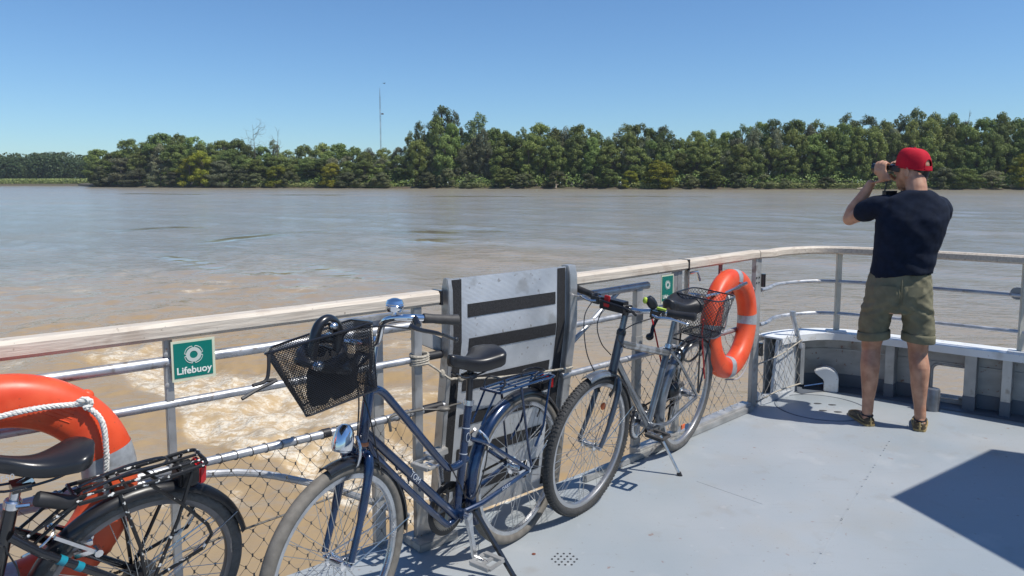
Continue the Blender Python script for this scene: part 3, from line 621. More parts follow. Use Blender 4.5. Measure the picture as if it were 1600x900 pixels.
def guard(t, c, R, a0, a1, m, fx=None, hw=.028, name='mudguard', stays=(), sm=None):
    A = [rad(a0 + (a1 - a0) * k / 30) for k in range(31)]; pf = [(-hw, -.016), (-hw * .8, -.004), (-hw * .4, .004), (0, .006), (hw * .4, .004), (hw * .8, -.004), (hw, -.016)]
    rings = []
    for a in A:
        e = V(math.cos(a), 0, math.sin(a)); up = [c + e * (R + h) + V(0, y, 0) for y, h in pf]; dn = [c + e * (R + h - .0025) + V(0, y, 0) for y, h in pf[::-1]]; rings.append(up + dn)
    q = MB(); q.loft(rings); g = q.xf(fx or (lambda p: p)).build(name, m, t, ang=60)
    for a in stays:
        e = V(math.cos(rad(a)), 0, math.sin(rad(a))); s = MB()
        for sd in (-1, 1): s.tube([c + V(0, sd * .062, 0), c + e * (R - .004) + V(0, sd * hw * 1.0, 0)], .0025, 6)
        s.xf(fx or (lambda p: p)).build('mudguard_stay', sm or SPOKE, g)
    return g
def saddle(t, o, L, ww, m, tilt=0, h=.055, lobes=0, drop=.0, nose=.022):
    rings = []
    N = 22
    for i in range(N + 1):
        u = i / N; x = L * (.5 - u)      # nose at +x
        wv = nose + (ww - nose) * (max(0, (u - .22) / .60) ** 1.35 if u > .22 else 0); wv = min(wv, ww)
        if u < .06: wv *= .5 + .5 * math.sqrt(u / .06)
        if u > .84: wv *= math.sqrt(max(.02, 1 - ((u - .84) / .16) ** 2 * .93))
        top = .012 * math.cos(u * 6.28) + .006 * (u > .6) * (u - .6) / .4; th = h * (.55 + .45 * u) * (1 if u < .9 else 1 - .35 * (u - .9) / .1)
        if u < .05: th *= .5 + 10 * u
        ring = []
        for k in range(20):
            a = 2 * math.pi * k / 20; ca, sa = math.cos(a), math.sin(a)
            y = wv * math.copysign(abs(ca) ** .75, ca); z = top + (sa ** .8 * .022 if sa > 0 else -abs(sa) ** .45 * th * (.55 + .45 * abs(ca)))
            if lobes and u > .35: z += lobes * (u - .35) * (math.exp(-((abs(y) - ww * .55) / (ww * .3)) ** 2) - .55) if sa > 0 else 0
            ring.append(V(x, y, z))
        rings.append(ring)
    q = MB(); q.loft(rings); ct, st_ = math.cos(tilt), math.sin(tilt)
    return q.xf(lambda p: o + V(p[0] * ct - p[2] * st_, p[1], p[0] * st_ + p[2] * ct)).build('saddle', m, t, ang=70)
def saddle_rails(s, o, L=.2):
    q = MB()
    for sd in (-1, 1): q.tube(catmull([o + V(L * .55, sd * .012, -.022), o + V(L * .3, sd * .02, -.048), o + V(-L * .2, sd * .022, -.048), o + V(-L * .5, sd * .03, -.03)], 5), .0035, 6)
    q.box(o + V(.02, 0, -.052), (.045, .045, .02)); q.build('saddle_rail', BLKM, s)
def pedal(crank, c, m=None):
    p = MB()
    for s in (-1, 1): p.bar(c + V(s * .042, -.045, 0), c + V(s * .042, .045, 0), .016, .022, UP)
    for y in (-.045, 0, .045): p.bar(c + V(-.045, y, 0), c + V(.045, y, 0), .008, .018, UP)
    po = p.build('pedal', m or PLAST, crank, bevel=.0015)
    for s in (-1, 1): r = MB(); r.box(c + V(s * .051, 0, 0), (.002, .05, .012)); r.build('pedal_reflector', AMBER, po)
def drivetrain(t, bb, hub, R, ring_r, ang, m_crank, guard_=False, sd=-.045, pedm=None):
    q = MB(); q.lathe([(ring_r - .016, -.0015), (ring_r, -.0015), (ring_r, .0015), (ring_r - .016, .0015)], bb + V(0, sd, 0), (0, 1, 0), 44, closed=True)
    for k in range(44): a = 2 * math.pi * k / 44; q.box(bb + V(math.cos(a) * (ring_r + .002), sd, math.sin(a) * (ring_r + .002)), (.006, .003, .006), (V(math.cos(a), 0, math.sin(a)), V(0, 1, 0), V(-math.sin(a), 0, math.cos(a))))
    for k in range(5): a = 2 * math.pi * k / 5; q.bar(bb + V(0, sd, 0), bb + V(math.cos(a) * (ring_r - .01), sd, math.sin(a) * (ring_r - .01)), .014, .004, (0, 1, 0))
    cr = q.build('chainring', STEEL if not guard_ else mat('chainring_steel', (.3, .28, .25), .35, 1), t)
    if guard_:
        q = MB(); q.lathe([(ring_r + .004, -.004), (ring_r + .024, -.004), (ring_r + .024, .006), (ring_r + .004, .006)], bb + V(0, sd - .006, 0), (0, 1, 0), 44, closed=True); q.build('chain_guard', PLAST, cr)
    q = MB(); rr = .035
    for zz, r0, r1 in ((1, ring_r, rr), (-1, ring_r, rr)):
        N = 60; A, B = bb + V(0, sd, zz * r0 * .98), hub + V(0, sd, zz * r1)
        for k in range(N): p = A + (B - A) * (k + .5) / N; q.box(p, (np.linalg.norm(B - A) / N * .8, .005 if k % 2 else .007, .008), (unit(B - A), V(0, 1, 0), np.cross(unit(B - A), V(0, 1, 0))))
    q.build('chain', mat('chain', (.05, .045, .04), .4, .9), t)
    for s in (1, -1):
        a = rad(ang) + (0 if s > 0 else math.pi); e = V(math.cos(a), 0, math.sin(a)); q = MB()
        A = bb + V(0, s * .058, 0); B = bb + e * .17 + V(0, s * .075, 0)
        q.loft([[A + (B - A) * u + V(0, dy * wy, 0) + np.cross(e, V(0, 1, 0)) * dz * wz for dy, dz in ((-1, -1), (1, -1), (1, 1), (-1, 1))] for u, wy, wz in ((-.06, .006, .009), (0, .010, .017), (.12, .009, .015), (.5, .007, .010), (.92, .008, .012), (1.06, .007, .009))])
        q.lathe([(.016, -.012), (.016, .012), (.010, .014)], A, (0, s, 0), 16)
        co = q.build('crank', m_crank, t, bevel=.002); pedal(co, B + V(0, s * .062, 0), pedm)
        q = MB(); q.tube([B, B + V(0, s * .07, 0)], .006, 8); q.build('pedal_axle', STEEL, co)
def steer_fx(ht, hb, ang):
    ax = Vector(unit(ht - hb)); M = Matrix.Translation(Vector(hb)) @ Matrix.Rotation(ang, 4, ax) @ Matrix.Translation(-Vector(hb)); A = np.array(M)
    return lambda p: A[:3, :3] @ np.asarray(p, float) + A[:3, 3]
def mesh_basket(t, name, top, bot, zt, zb, pitch, r, rimr, m, fx=None, parent=None, zt2=None):
    """wire basket: top and bottom are (x0, x1, y0, y1); zt2 lets the rim slope towards x1"""
    zt2 = zt if zt2 is None else zt2
    def ring4(c4, rr=.03):
        P = [np.asarray(p, float) for p in c4]; out = []
        for i in range(4):
            p, a, b = P[i], P[i - 1], P[(i + 1) % 4]; da, db = unit(a - p) * rr, unit(b - p) * rr
            for k in range(7): s_ = k / 6; out.append((1 - s_) ** 2 * (p + da) + 2 * s_ * (1 - s_) * p + s_ ** 2 * (p + db))
        return np.array(out)
    def ring(rc, z, zz, rr=.05):
        x0, x1, y0, y1 = rc; pts = []
        for cx, cy, a0 in ((x1 - rr, y1 - rr, 0), (x0 + rr, y1 - rr, 90), (x0 + rr, y0 + rr, 180), (x1 - rr, y0 + rr, 270)):
            for k in range(7): a = rad(a0 + 15 * k); pts.append(V(cx + rr * math.cos(a), cy + rr * math.sin(a), 0))
        P = np.array(pts); P[:, 2] = z + (zz - z) * (P[:, 0] - x0) / (x1 - x0); return P
    four = len(np.shape(top)) == 2; T, B = (ring4(top), ring4(bot)) if four else (ring(top, zt, zt2), ring(bot, zb, zb)); n = len(T)
    def resamp(P, N):
        Q = np.vstack([P, P[:1]]); L = np.concatenate([[0], np.cumsum(np.linalg.norm(np.diff(Q, axis=0), axis=1))]); S = np.linspace(0, L[-1], N, endpoint=False)
        return np.array([[np.interp(s, L, Q[:, k]) for k in range(3)] for s in S])
    per = np.linalg.norm(np.diff(np.vstack([T, T[:1]]), axis=0), axis=1).sum(); N = int(per / pitch); Tn, Bn = resamp(T, N), resamp(B, N)
    H = int((np.linalg.norm(T[0] - B[0]) if four else (zt - zb)) / (pitch * .5)); q = MB()
    P = lambda i, k: Bn[i % N] + (Tn[i % N] - Bn[i % N]) * k / H
    def seg(a, b): q.tube([a, b], r, 3, cap=False)
    for k in range(H):
        for i in range(N):
            i0 = i if k % 2 == 0 else i + .5
            a = P(i, k) if k % 2 == 0 else (P(i, k) + P(i + 1, k)) / 2
            if k % 2 == 0: seg(a, (P(i, k + 1) + P(i + 1, k + 1)) / 2); seg(a, (P(i, k + 1) + P(i - 1, k + 1)) / 2)
            else: seg(a, P(i, k + 1)); seg(a, P(i + 1, k + 1))
    # floor
    s_ = pitch
    if four:
        c4 = [np.asarray(p, float) for p in bot]; nn = int(np.linalg.norm(c4[0] - c4[1]) / pitch)
        for k in range(nn + 1): u = k / nn; seg(c4[0] + (c4[1] - c4[0]) * u, c4[3] + (c4[2] - c4[3]) * u)
        for k in range(nn // 2 + 1): u = k / (nn // 2); seg(c4[0] + (c4[3] - c4[0]) * u, c4[1] + (c4[2] - c4[1]) * u)
    x0, x1, y0, y1 = (0, -1, 0, 0) if four else bot
    for xx in np.arange(x0 - (y1 - y0), x1, s_):
        for sg in (1, -1):
            pts = []
            a = V(xx, y0 if sg > 0 else y1, zb); b = V(xx + (y1 - y0), y1 if sg > 0 else y0, zb)
            t0 = max(0, (x0 - a[0]) / (b[0] - a[0])); t1 = min(1, (x1 - a[0]) / (b[0] - a[0]))
            if t1 > t0: seg(a + (b - a) * t0, a + (b - a) * t1)
    fx = fx or (lambda p: p)
    bo = q.xf(fx).build(name, m, t, smooth=False)
    q = MB(); q.tube(list(T), rimr, 6, closed=True); q.xf(fx).build('basket_rim', BLKM, bo); q = MB(); q.tube(list(B), rimr * .8, 6, closed=True); q.xf(fx).build('base_hoop', BLKM, bo)
    return bo
def grip_bar(t, pts, r, m, gl, gr, gm, fx, levers=True, lever_drop=.05, far=None):
    P = catmull(pts, 8); q = MB(); q.tube(P, r, 12); hb = q.xf(fx).build('handlebar', m, t)
    for s in (1, -1):
        S = [V(p[0], s * p[1], p[2]) for p in P if p[1] > 0]
        if s < 0 and far is not None: S = [p for p in catmull(far, 8) if p[1] < 0]
        ge = S[-1]; gi = S[-1] + unit(S[-3] - S[-1]) * gl; d = unit(ge - gi)
        q = MB(); q.lathe([(gr * .92, 0), (gr, .004), (gr * .9, gl * .3), (gr, gl * .9), (gr * 1.12, gl), (gr * 1.1, gl + .008), (gr * .5, gl + .012)], gi, d, 16); q.xf(fx).build('grip', gm, hb)
        if levers:
            b0 = gi - d * .03; fw = unit(V(1, 0, 0) - d * d[0]); q = MB()
            q.tube([b0, b0 + fw * .03 + UP * -.012], .011, 8); q.tube(catmull([b0 + fw * .03 - UP * .012 - d * .03, b0 + fw * .045 - UP * .018 + d * .0, b0 + fw * .05 - UP * lever_drop * .5 + d * .06, b0 + fw * .035 - UP * lever_drop + d * .13], 5), [.008] * 5 + [.007] * 6 + [.005] * 5, 8)
            q.ball(b0 + fw * .035 - UP * lever_drop + d * .132, .009, 8); q.xf(fx).build('brake_lever', STEEL if levers == 2 else BLKM, hb)
    return hb
def cable(t, pts, fx=None, m=None, r=.0026):
    q = MB(); q.tube(catmull(pts, 8), r, 6); q.xf(fx or (lambda p: p)).build('brake_cable', m or PLAST, t)

# ---------------------------------------------------------------- the blue step-through bicycle
BLUE = mat('blue_bike_paint', (.0075, .026, .078), .25, .25, coat=.8, var=.25, vs=20)
def blue_bike():
    R, L = .328, 1.0
    t = thing('bicycle', 'blue step-through bicycle with black mesh front basket leaning by the gangway', 'bicycle', mat=bike_axes(.024, 3.10, rad(232.95), rad(.8)), group='bicycles parked along the railing')
    rh, fhub = X(0, R), X(L, R); bb = X(.405, .275); ht, hb = X(.845, .905), X(.885, .70); st_top = X(.335, .705)
    fx = steer_fx(ht, hb, rad(6.5))
    q = MB()
    q.tube([bb, st_top], .0165, 14)
    q.tube(catmull([X(.853, .865), X(.80, .855), X(.72, .77), X(.50, .515), X(.435, .465), X(.345, .475)], 8), .0145, 12)
    q.tube([X(.878, .735), X(.415, .262)], .0165, 14); q.tube(catmull([X(.868, .70), X(.80, .60), X(.50, .28), X(.44, .245), X(.39, .262)], 6), .0125, 12)
    for k in range(4): a = .30 + .13 * k; q.bar(X(.878, .735) + (X(.415, .262) - X(.878, .735)) * a, X(.868, .70) + (X(.43, .245) - X(.868, .70)) * (a + .03), .008, .008, (0, 1, 0))
    q.tube([hb, ht], .0185, 16)
    q.lathe([(.021, -.036), (.021, .036)], bb, (0, 1, 0), 18)
    for s in (-1, 1):
        q.tube([bb + V(-.02, s * .02, 0), bb + V(-.1, s * .045, .012), rh + V(0.01, s * .06, 0)], [.011, .011, .0085], 10)
        q.tube([X(.345, .56, s * .018), X(.27, .525, s * .042), rh + V(0.01, s * .06, .01)], .0085, 10)
    q.build('frame', BLUE, t)
    q = MB(); q.lathe([(.0225, 0), (.0225, .012)], hb - unit(ht - hb) * .012, unit(ht - hb), 18); q.build('headset_cup', mat('rusty_headset', (.16, .075, .045), .5, .5, var=.5, vs=60), t); q = MB(); q.lathe([(.0215, 0), (.0215, .02), (.015, .03)], ht, unit(ht - hb), 18); q.build('headset_cup', STEEL, t)
    q = MB()
    for s in (-1, 1): q.tube(catmull([X(.893, .665, 0), X(.898, .66, s * .038), X(.918, .60, s * .055), X(.955, .47, s * .058), X(1.0, .345, s * .058)], 6), [.015] * 6 + [.0165] * 6 + [.0145] * 6 + [.0115] * 7, 12)
    q.tube([hb, X(.894, .66)], .017, 12); q.xf(fx).build('fork', BLUE, t)
    wheel(t, fhub, R, .022, TYRE_TAN, STEEL, fx, hub_r=.016); wheel(t, rh, R, .022, TYRE_TAN, STEEL, None, hub_r=.027, gear=False)
    guard(t, fhub, R + .012, 80, 186, BLKM, fx, stays=(176,))
    guard(t, rh, R + .012, 70, 157, BLKM, None, stays=(152,)); guard(t, rh, R + .0125, 72, -24, BLUE, None, hw=.029, name='mudguard_front')
    q = MB(); q.tube([X(.338, .66), X(.327, .825)], .0135, 12); q.build('seat_post', BLKM, t)
    q = MB(); q.lathe([(.021, 0), (.021, .02)], X(.337, .69), unit(st_top - bb), 14); q.build('seat_clamp', STEEL, t)
    so = X(.315, .872); s_ = saddle(t, so, .275, .092, PLAST, rad(3), .062); saddle_rails(s_, so + V(.0, 0, -.012))
    q = MB(); q.tube([ht + unit(ht - hb) * .02, ht + unit(ht - hb) * .13], .0125, 12); q.tube([ht + unit(ht - hb) * .13, X(.86, 1.035)], .016, 12); q.xf(fx).build('stem', CHROME, t)
    grip_bar(t, [V(.865, -.0, 1.035), V(.87, .05, 1.045), V(.905, .10, 1.115), V(.915, .14, 1.142), V(.89, .20, 1.150), V(.752, .275, 1.130)], .0112, CHROME, .115, .0165, GRIP_GREY, fx, 1, far=[V(.865, 0, 1.035), V(.87, -.05, 1.03), V(.905, -.09, 1.035), V(.91, -.12, 1.04), V(.88, -.16, 1.04), V(.752, -.215, 1.025)])
    # mirrored half of the bar
    q = MB(); q.tube(catmull([V(.865, 0, 1.035), V(.87, -.05, 1.03), V(.905, -.09, 1.035), V(.91, -.12, 1.04), V(.88, -.16, 1.04), V(.752, -.215, 1.025)], 8), .0112, 12); q.xf(fx).build('handlebar', CHROME, t)
    q = MB(); bc = V(.905, .150, 1.168); q.lathe([(.0265, .0), (.0285, .006), (.0285, .018), (.026, .021), (.0285, .024), (.024, .034), (.010, .040), (.0001, .0405)], bc, UP, 24); q.tube([bc - UP * .025, bc], .007, 8); q.xf(fx).build('bell', CHROME, t)
    drivetrain(t, bb, rh, R, .082, -97, STEEL, True, -.045, ALU_DULL)
    # brakes: front caliper
    q = MB()
    for s in (-1, 1): q.tube(catmull([X(.925, .735, s * .01), X(.935, .70, s * .036), X(.94, .655, s * .034), X(.935, .635, s * .018)], 5), .006, 8)
    q.xf(fx).build('front_brake', STEEL, t)
    q = MB()
    for s in (-1, 1): q.tube(catmull([X(.285, .575, s * .01), X(.27, .54, s * .045), X(.255, .50, s * .035), X(.245, .485, s * .018)], 5), .006, 8)
    q.build('rear_brake', STEEL, t)
    # lamp
    lc = X(.975, .735); q = MB(); ax = unit(V(.25, 0, -1)); q.lathe([(.0001, -.052), (.014, -.050), (.027, -.036), (.034, -.012), (.036, .012), (.035, .028), (.033, .030)], lc, ax, 24); lm = q.xf(fx).build('headlamp', CHROME, t)
    q = MB(); q.lathe([(.0335, .030), (.030, .036), (.0001, .038)], lc, ax, 20); q.xf(fx).build('lens', GLASS, lm); q = MB(); q.tube([lc + V(-.02, 0, .0), X(.915, .69)], .006, 8); q.xf(fx).build('bracket', STEEL, lm)
    # rear rack
    q = MB()
    for s in (-1, 1):
        q.tube(catmull([X(.20, .715, s * .05), X(-.05, .708, s * .055), X(-.19, .70, s * .05), X(-.20, .70, s * .02)], 5), .006, 8); q.tube([X(.2, .715, s * .015), X(-.2, .70, s * .015)], .005, 8)
        q.tube([X(.06, .705, s * .055), X(.015, .45, s * .06), rh + V(-.005, s * .066, .02)], .0055, 8); q.tube([X(-.165, .70, s * .05), X(-.10, .50, s * .06), rh + V(-.03, s * .066, .10)], .0055, 8)
        q.tube([X(.20, .712, s * .03), X(.285, .60, s * .025)], .0045, 8)
    q.tube([X(.20, .716, -.05), X(.20, .716, .05)], .007, 8); q.tube([X(.06, .708, -.055), X(.06, .708, .055)], .005, 8)
    rk = q.build('rear_rack', BLUE, t)
    q = MB(); q.tube(catmull([X(.19, .715, -.045), X(.16, .757, -.045), X(.16, .757, .045), X(.19, .715, .045)], 4), .004, 6); q.tube(catmull([X(-.06, .71, -.035), X(-.08, .735, -.035), X(-.15, .735, -.03), X(-.15, .735, .03), X(-.08, .735, .035), X(-.06, .71, .035)], 3), .004, 6); q.tube([X(.16, .755), X(-.13, .73)], .003, 6); q.build('spring_clip', BLKM, rk)
    q = MB(); q.box(X(-.16, .665), (.085, .075, .05)); tl = q.build('tail_light', PLAST, t, bevel=.012); q = MB(); q.box(X(-.205, .668), (.012, .072, .052)); q.build('lens', RED, tl, bevel=.004)
    # kickstand
    q = MB(); q.bar(X(.33, .262, .03), X(.283, .012, .199), .016, .014, (1, 0, 0)); q.tube([X(.285, .022, .193), X(.281, .002, .205)], .012, 8); q.build('kickstand', BLKM, t)
    cable(t, [V(.90, .23, 1.12), V(.98, .14, 1.13), V(1.0, .02, 1.08), X(.94, .9, .03), X(.93, .74, .02)], fx); cable(t, [V(.89, -.14, 1.03), V(.93, -.05, 1.0), X(.90, .84, .03), X(.83, .60, .03), X(.80, .56, .02)], fx)
    cable(t, [X(.47, .50, .016), X(.42, .41, .02), X(.375, .33, .03), X(.33, .34, .04), X(.28, .48, .05), X(.29, .57, .03)])
    q = MB(); dt = unit(X(.415, .262) - X(.878, .735))
    # lettering along the down tube and the chain stay
    def on_tube(txt, a, b, size, r, m, yoff=.0):
        me = text_mesh(txt, size, .0004); d = unit(b - a); 
        if d[0] > 0: d = -d
        y = V(0, 1, 0); up = np.cross(y, d); o = (a + b) / 2 + y * (r + yoff) - up * size * .33
        me.transform(Matrix(((d[0], up[0], y[0], o[0]), (d[1], up[1], y[1], o[1]), (d[2], up[2], y[2], o[2]), (0, 0, 0, 1)))); link('lettering', me, m, t, smooth=False)
    LT = mat('silver_print', (.45, .48, .52), .4)
    on_tube('TOM', X(.74, .594), X(.56, .41), .030, .0172, LT); on_tube('DART', X(.22, .31, .052), X(.12, .32, .058), .020, .0105, LT)
    q = MB()
    for z in (.50, .60): q.lathe([(.0168, 0), (.0172, .002), (.0168, .004)], bb + (st_top - bb) * ((z - .275) / .43), unit(st_top - bb), 16)
    q.tube([bb + (st_top - bb) * .68 + V(.012 * math.cos(a), .0168, .018 * math.sin(a)) for a in np.linspace(0, 6.28, 16)], .0012, 5); q.build('seat_tube_trim', LT, t)
    # basket on the bar
    bk = mesh_basket(t, 'front_basket', [(1.325, .11, 1.10), (.935, .12, 1.130), (.84, -.10, 1.095), (1.185, -.07, 1.065)], [(1.185, .10, .885), (.895, .10, .905), (.85, -.075, .885), (1.085, -.05, .865)], 0, 0, .0105, .0011, .004, PLAST, None)
    q = MB(); q.tube(catmull([V(1.315, .115, 1.10), V(1.32, .12, 1.06), V(1.33, .12, 1.03), V(1.37, .12, 1.025)], 4), .005, 6); q.tube(catmull([V(1.33, .12, 1.03), V(1.30, .125, 1.025), V(1.36, .13, 1.015), V(1.41, .13, 1.0)], 4), .005, 6); q.xf(lambda p: p).build('strap', RUB, bk)
    q = MB(); q.bar(X(.87, 1.0), X(.94, .96), .06, .012, (0, 1, 0)); q.build('basket_bracket', BLKM, t)
    Mx = np.array(t.matrix_world); wf = lambda p: Mx[:3, :3] @ np.asarray(p, float) + Mx[:3, 3]
    return t, wf
bike2, wf2 = blue_bike()
# things lying in the front basket
bg_ = thing('cable_lock', 'black coiled lock with silver buckle heads lying in the front mesh basket', 'lock', tuple(wf2(V(1.1, .03, 1.05))))
q = MB()
for k in range(3): q.tube(catmull([wf2(V(1.06 + (.085 - .008 * k) * math.cos(a), .025 + .055 * math.sin(a) * (1 - .1 * k), 1.0 + .022 * k + .03 * math.cos(a * 1 + k))) for a in np.linspace(0, 2 * math.pi, 12, endpoint=False)], 4, True), .014, 10, closed=True)
q.tube(catmull([wf2(V(1.01, .03, 1.01)), wf2(V(1.0, .025, 1.10)), wf2(V(1.04, .03, 1.143)), wf2(V(1.085, .03, 1.12)), wf2(V(1.11, .03, 1.03))], 6), .017, 12); q.build('lock_cable', BLKM, bg_, True)
for p, r in ((V(1.04, .05, 1.125), .016), (V(.985, .08, 1.07), .012), (V(1.12, .075, 1.02), .02)):
    q = MB(); q.ball(wf2(p), (r, r, r * .8)); q.build('buckle', STEEL, bg_, True)
q = MB(); c = V(1.03, .02, .945)
q.loft([[c + V(.09 * s * math.cos(a) * (1 + .15 * math.sin(3 * a)), (.05) * s * math.sin(a), z * .85 + .02 * math.sin(2 * a + z * 40)) for a in np.linspace(0, 6.283, 18, endpoint=False)] for s, z in ((.3, -.058), (.85, -.05), (1, -.02), (1, .03), (.85, .065), (.5, .085), (.1, .09))])
q.xf(wf2); tag(q.build('dark_pouch', mat('dark_cloth', (.012, .012, .014), .9, var=.3, vs=20, bump=.4, bs=40)), 'dark crumpled cloth pouch at the bottom of the front mesh basket', 'pouch')

# ---------------------------------------------------------------- the grey trekking bicycle
GREYB = mat('grey_bike_paint', (.20, .215, .235), .25, .6, coat=.6, var=.3, vs=9); SLATE = mat('slate_bike_paint', (.075, .088, .11), .3, .4, coat=.6, var=.2, vs=12)
def grey_bike():
    R, L = .340, 1.058
    t = thing('bicycle', 'grey bicycle with rear wire basket propped on its stand before the gate', 'bicycle', mat=bike_axes(.981, 4.203, rad(232.2), rad(6.63)), group='bicycles parked along the railing')
    rh, fhub = X(0, R), X(L, R); bb = X(.455, .272); ht, hb = X(.882, .845), X(.918, .675); st_top = X(.322, .69)
    fx = steer_fx(ht, hb, rad(-2))
    q = MB(); q.tube([bb, X(.36, .57)], .0175, 14); q.tube([X(.93, .62), X(.922, .655)], .016, 8)
    q.tube([X(.905, .725), bb], [.0185, .017], 14); q.lathe([(.021, -.036), (.021, .036)], bb, (0, 1, 0), 18)
    for s in (-1, 1):
        q.tube(catmull([bb + V(-.01, s * .022, 0), bb + V(-.13, s * .05, -.012), bb + V(-.25, s * .058, .02), rh + V(.0, s * .064, -.005)], 4), .0105, 10)
        q.tube([X(.335, .665, s * .02), X(.27, .60, s * .05), rh + V(0, s * .064, .01)], .0085, 10)
    fr = q.build('frame', GREYB, t)
    q = MB(); q.tube([X(.876, .80), X(.33, .648)], .019, 14); q.build('top_tube', mat('silver_bike_paint', (.34, .34, .34), .28, .6, coat=.5, var=.45, vs=14, lo=.45, hi=.55), fr)
    q = MB(); q.tube([X(.36, .57), st_top], .0178, 14); q.build('seat_tube', SLATE, fr); q = MB(); q.tube([hb, ht], .021, 16); q.build('head_tube', SLATE, fr)
    q = MB(); q.ball(X(.893, .775, .0205), (.012, .003, .016), 8); q.build('badge', REFLECT, fr)
    q = MB()
    for s in (-1, 1): q.tube(catmull([X(.925, .645, 0), X(.93, .635, s * .04), X(.945, .58, s * .056), X(1.0, .44, s * .06), X(1.055, .345, s * .06)], 6), [.015] * 6 + [.016] * 6 + [.0135] * 6 + [.0105] * 7, 12)
    q.tube([hb, X(.926, .64)], .018, 12); q.xf(fx).build('fork', SLATE, t)
    q = MB(); q.lathe([(.023, -.012), (.023, 0)], hb, unit(ht - hb), 18); q.build('headset_cup', BLKM, t); q = MB(); q.lathe([(.023, 0), (.023, .018), (.017, .03)], ht, unit(ht - hb), 18); q.build('headset_cup', BLKM, t)
    rim = mat('grey_rim', (.55, .55, .56), .35, .9)
    wheel(t, fhub, R, .0225, TYRE_BLK, rim, fx, STEEL, .014); wheel(t, rh, R, .0225, TYRE_GREY, rim, None, STEEL, .02, True)
    q = MB(); e = V(math.cos(rad(118)), 0, math.sin(rad(118))); c = fhub + e * .19; q.lathe([(.0001, .005), (.016, .004), (.019, 0), (.016, -.004), (.0001, -.005)], c, (0, 1, 0), 16); q.xf(fx).build('spoke_reflector', AMBER, t)
    q = MB(); e = V(math.cos(rad(-88)), 0, math.sin(rad(-88))); q.box(rh + e * .20 + V(0, .012, 0), (.04, .008, .025)); q.build('spoke_reflector', AMBER, t)
    guard(t, fhub, R + .010, 98, 168, BLKM, fx, stays=(160,)); guard(t, fhub, R + .0125, 76, 104, GREYB, fx, hw=.029, name='mudguard_tip')
    guard(t, rh, R + .010, 60, 150, BLKM, None); guard(t, rh, R + .0125, 62, -20, GREYB, None, hw=.029, name='mudguard_front')
    q = MB(); q.tube([X(.33, .66), X(.285, .87)], .0138, 12); q.build('seat_post', GREYB, t)
    q = MB(); q.lathe([(.022, 0), (.022, .022)], X(.326, .675), unit(st_top - bb), 14); q.tube([X(.31, .685, .02), X(.27, .69, .035)], .005, 6); q.build('seat_clamp', STEEL, t)
    so = X(.275, .918); s_ = saddle(t, so, .265, .108, mat('saddle_vinyl', (.020, .020, .022), .42, bump=.05, bs=90), rad(2), .078, lobes=.045, nose=.036); saddle_rails(s_, so + V(.02, 0, -.018))
    q = MB(); u = unit(ht - hb); q.tube([ht, ht + u * .10], .0155, 14); q.build('stem_riser', GREYB, t)
    q = MB(); q.tube([ht + u * .10, V(.87, 0, .975)], .017, 12); q.tube([V(.87, -.03, .975), V(.87, .03, .975)], .021, 12); q.xf(fx).build('stem', BLKM, t)
    grip_bar(t, [V(.87, 0, .975), V(.868, .08, .977), V(.85, .16, .990), V(.815, .325, .998)], .0115, STEEL, .12, .0175, RUB, fx, 2, .03)
    q = MB(); q.tube(catmull([V(.87, 0, .975), V(.868, -.08, .977), V(.85, -.16, .990), V(.815, -.325, .998)], 6), .0115, 12); q.xf(fx).build('handlebar', STEEL, t)
    for s in (-1, 1):
        q = MB(); d = unit(V(-.035, s * .165, .008)); p0 = V(.848, s * .165, .99); q.lathe([(.018, 0), (.0195, .004), (.0195, .03), (.017, .034)], p0, d, 16); q.box(p0 + d * .0 + V(.02, 0, -.01), (.035, .05, .035)); q.xf(fx).build('gear_shifter', BLKM, t, bevel=.003)
    q = MB(); q.box(V(.90, -.045, .985), (.05, .13, .055)); q.tube(catmull([V(.89, -.11, .99), V(.94, -.09, 1.0), V(.945, .06, .99), V(.90, .08, .96)], 5), .007, 8); lk = q.xf(fx).build('basket_clamp', PLAST, t, bevel=.006); q = MB(); q.box(V(.925, -.07, 1.0), (.012, .03, .055)); q.xf(fx).build('clamp_latch', RED, lk, bevel=.003)
    q = MB(); q.lathe([(.0001, -.03), (.018, -.028), (.023, -.01), (.023, .012), (.016, .03), (.0001, .032)], V(.87, .135, 1.03), unit(V(.4, -.4, .7)), 16); bl = q.xf(fx).build('bell', PLAST, t); q = MB(); q.bar(V(.86, .16, 1.01), V(.845, .20, 1.005), .018, .01, (1, 0, 0)); q.ball(V(.895, .115, 1.04), (.012, .012, .016), 8); q.xf(fx).build('bell_lever', mat('lime_plastic', (.42, .55, .05), .4), bl)
    drivetrain(t, bb, rh, R, .086, 12, BLKM, False, -.048, GRIP_GREY)
    q = MB(); q.lathe([(.09, -.003), (.10, -.003), (.10, .003), (.09, .003)], bb + V(0, -.055, 0), (0, 1, 0), 40, closed=True); q.build('chain_guard', PLAST, t)
    q = MB()
    for s in (-1, 1): q.tube(catmull([X(.955, .655, s * .042), X(.965, .61, s * .046), X(.972, .57, s * .03)], 5), .0075, 8)
    q.tube([X(.95, .655, -.045), X(.95, .655, .045)], .008, 8); q.xf(fx).build('front_brake', BLKM, t)
    q = MB()
    for s in (-1, 1): q.tube(catmull([X(.25, .66, s * .042), X(.235, .61, s * .048), X(.225, .57, s * .03)], 5), .0075, 8)
    q.tube([X(.25, .66, -.045), X(.25, .66, .045)], .008, 8); q.build('rear_brake', BLKM, t)
    q = MB(); q.box(rh + V(.02, -.06, -.06), (.05, .03, .05)); q.box(rh + V(.05, -.06, -.13), (.03, .012, .1)); q.ball(rh + V(.08, -.05, .02), (.05, .04, .06), 8); q.build('derailleur', BLKM, t, bevel=.004)
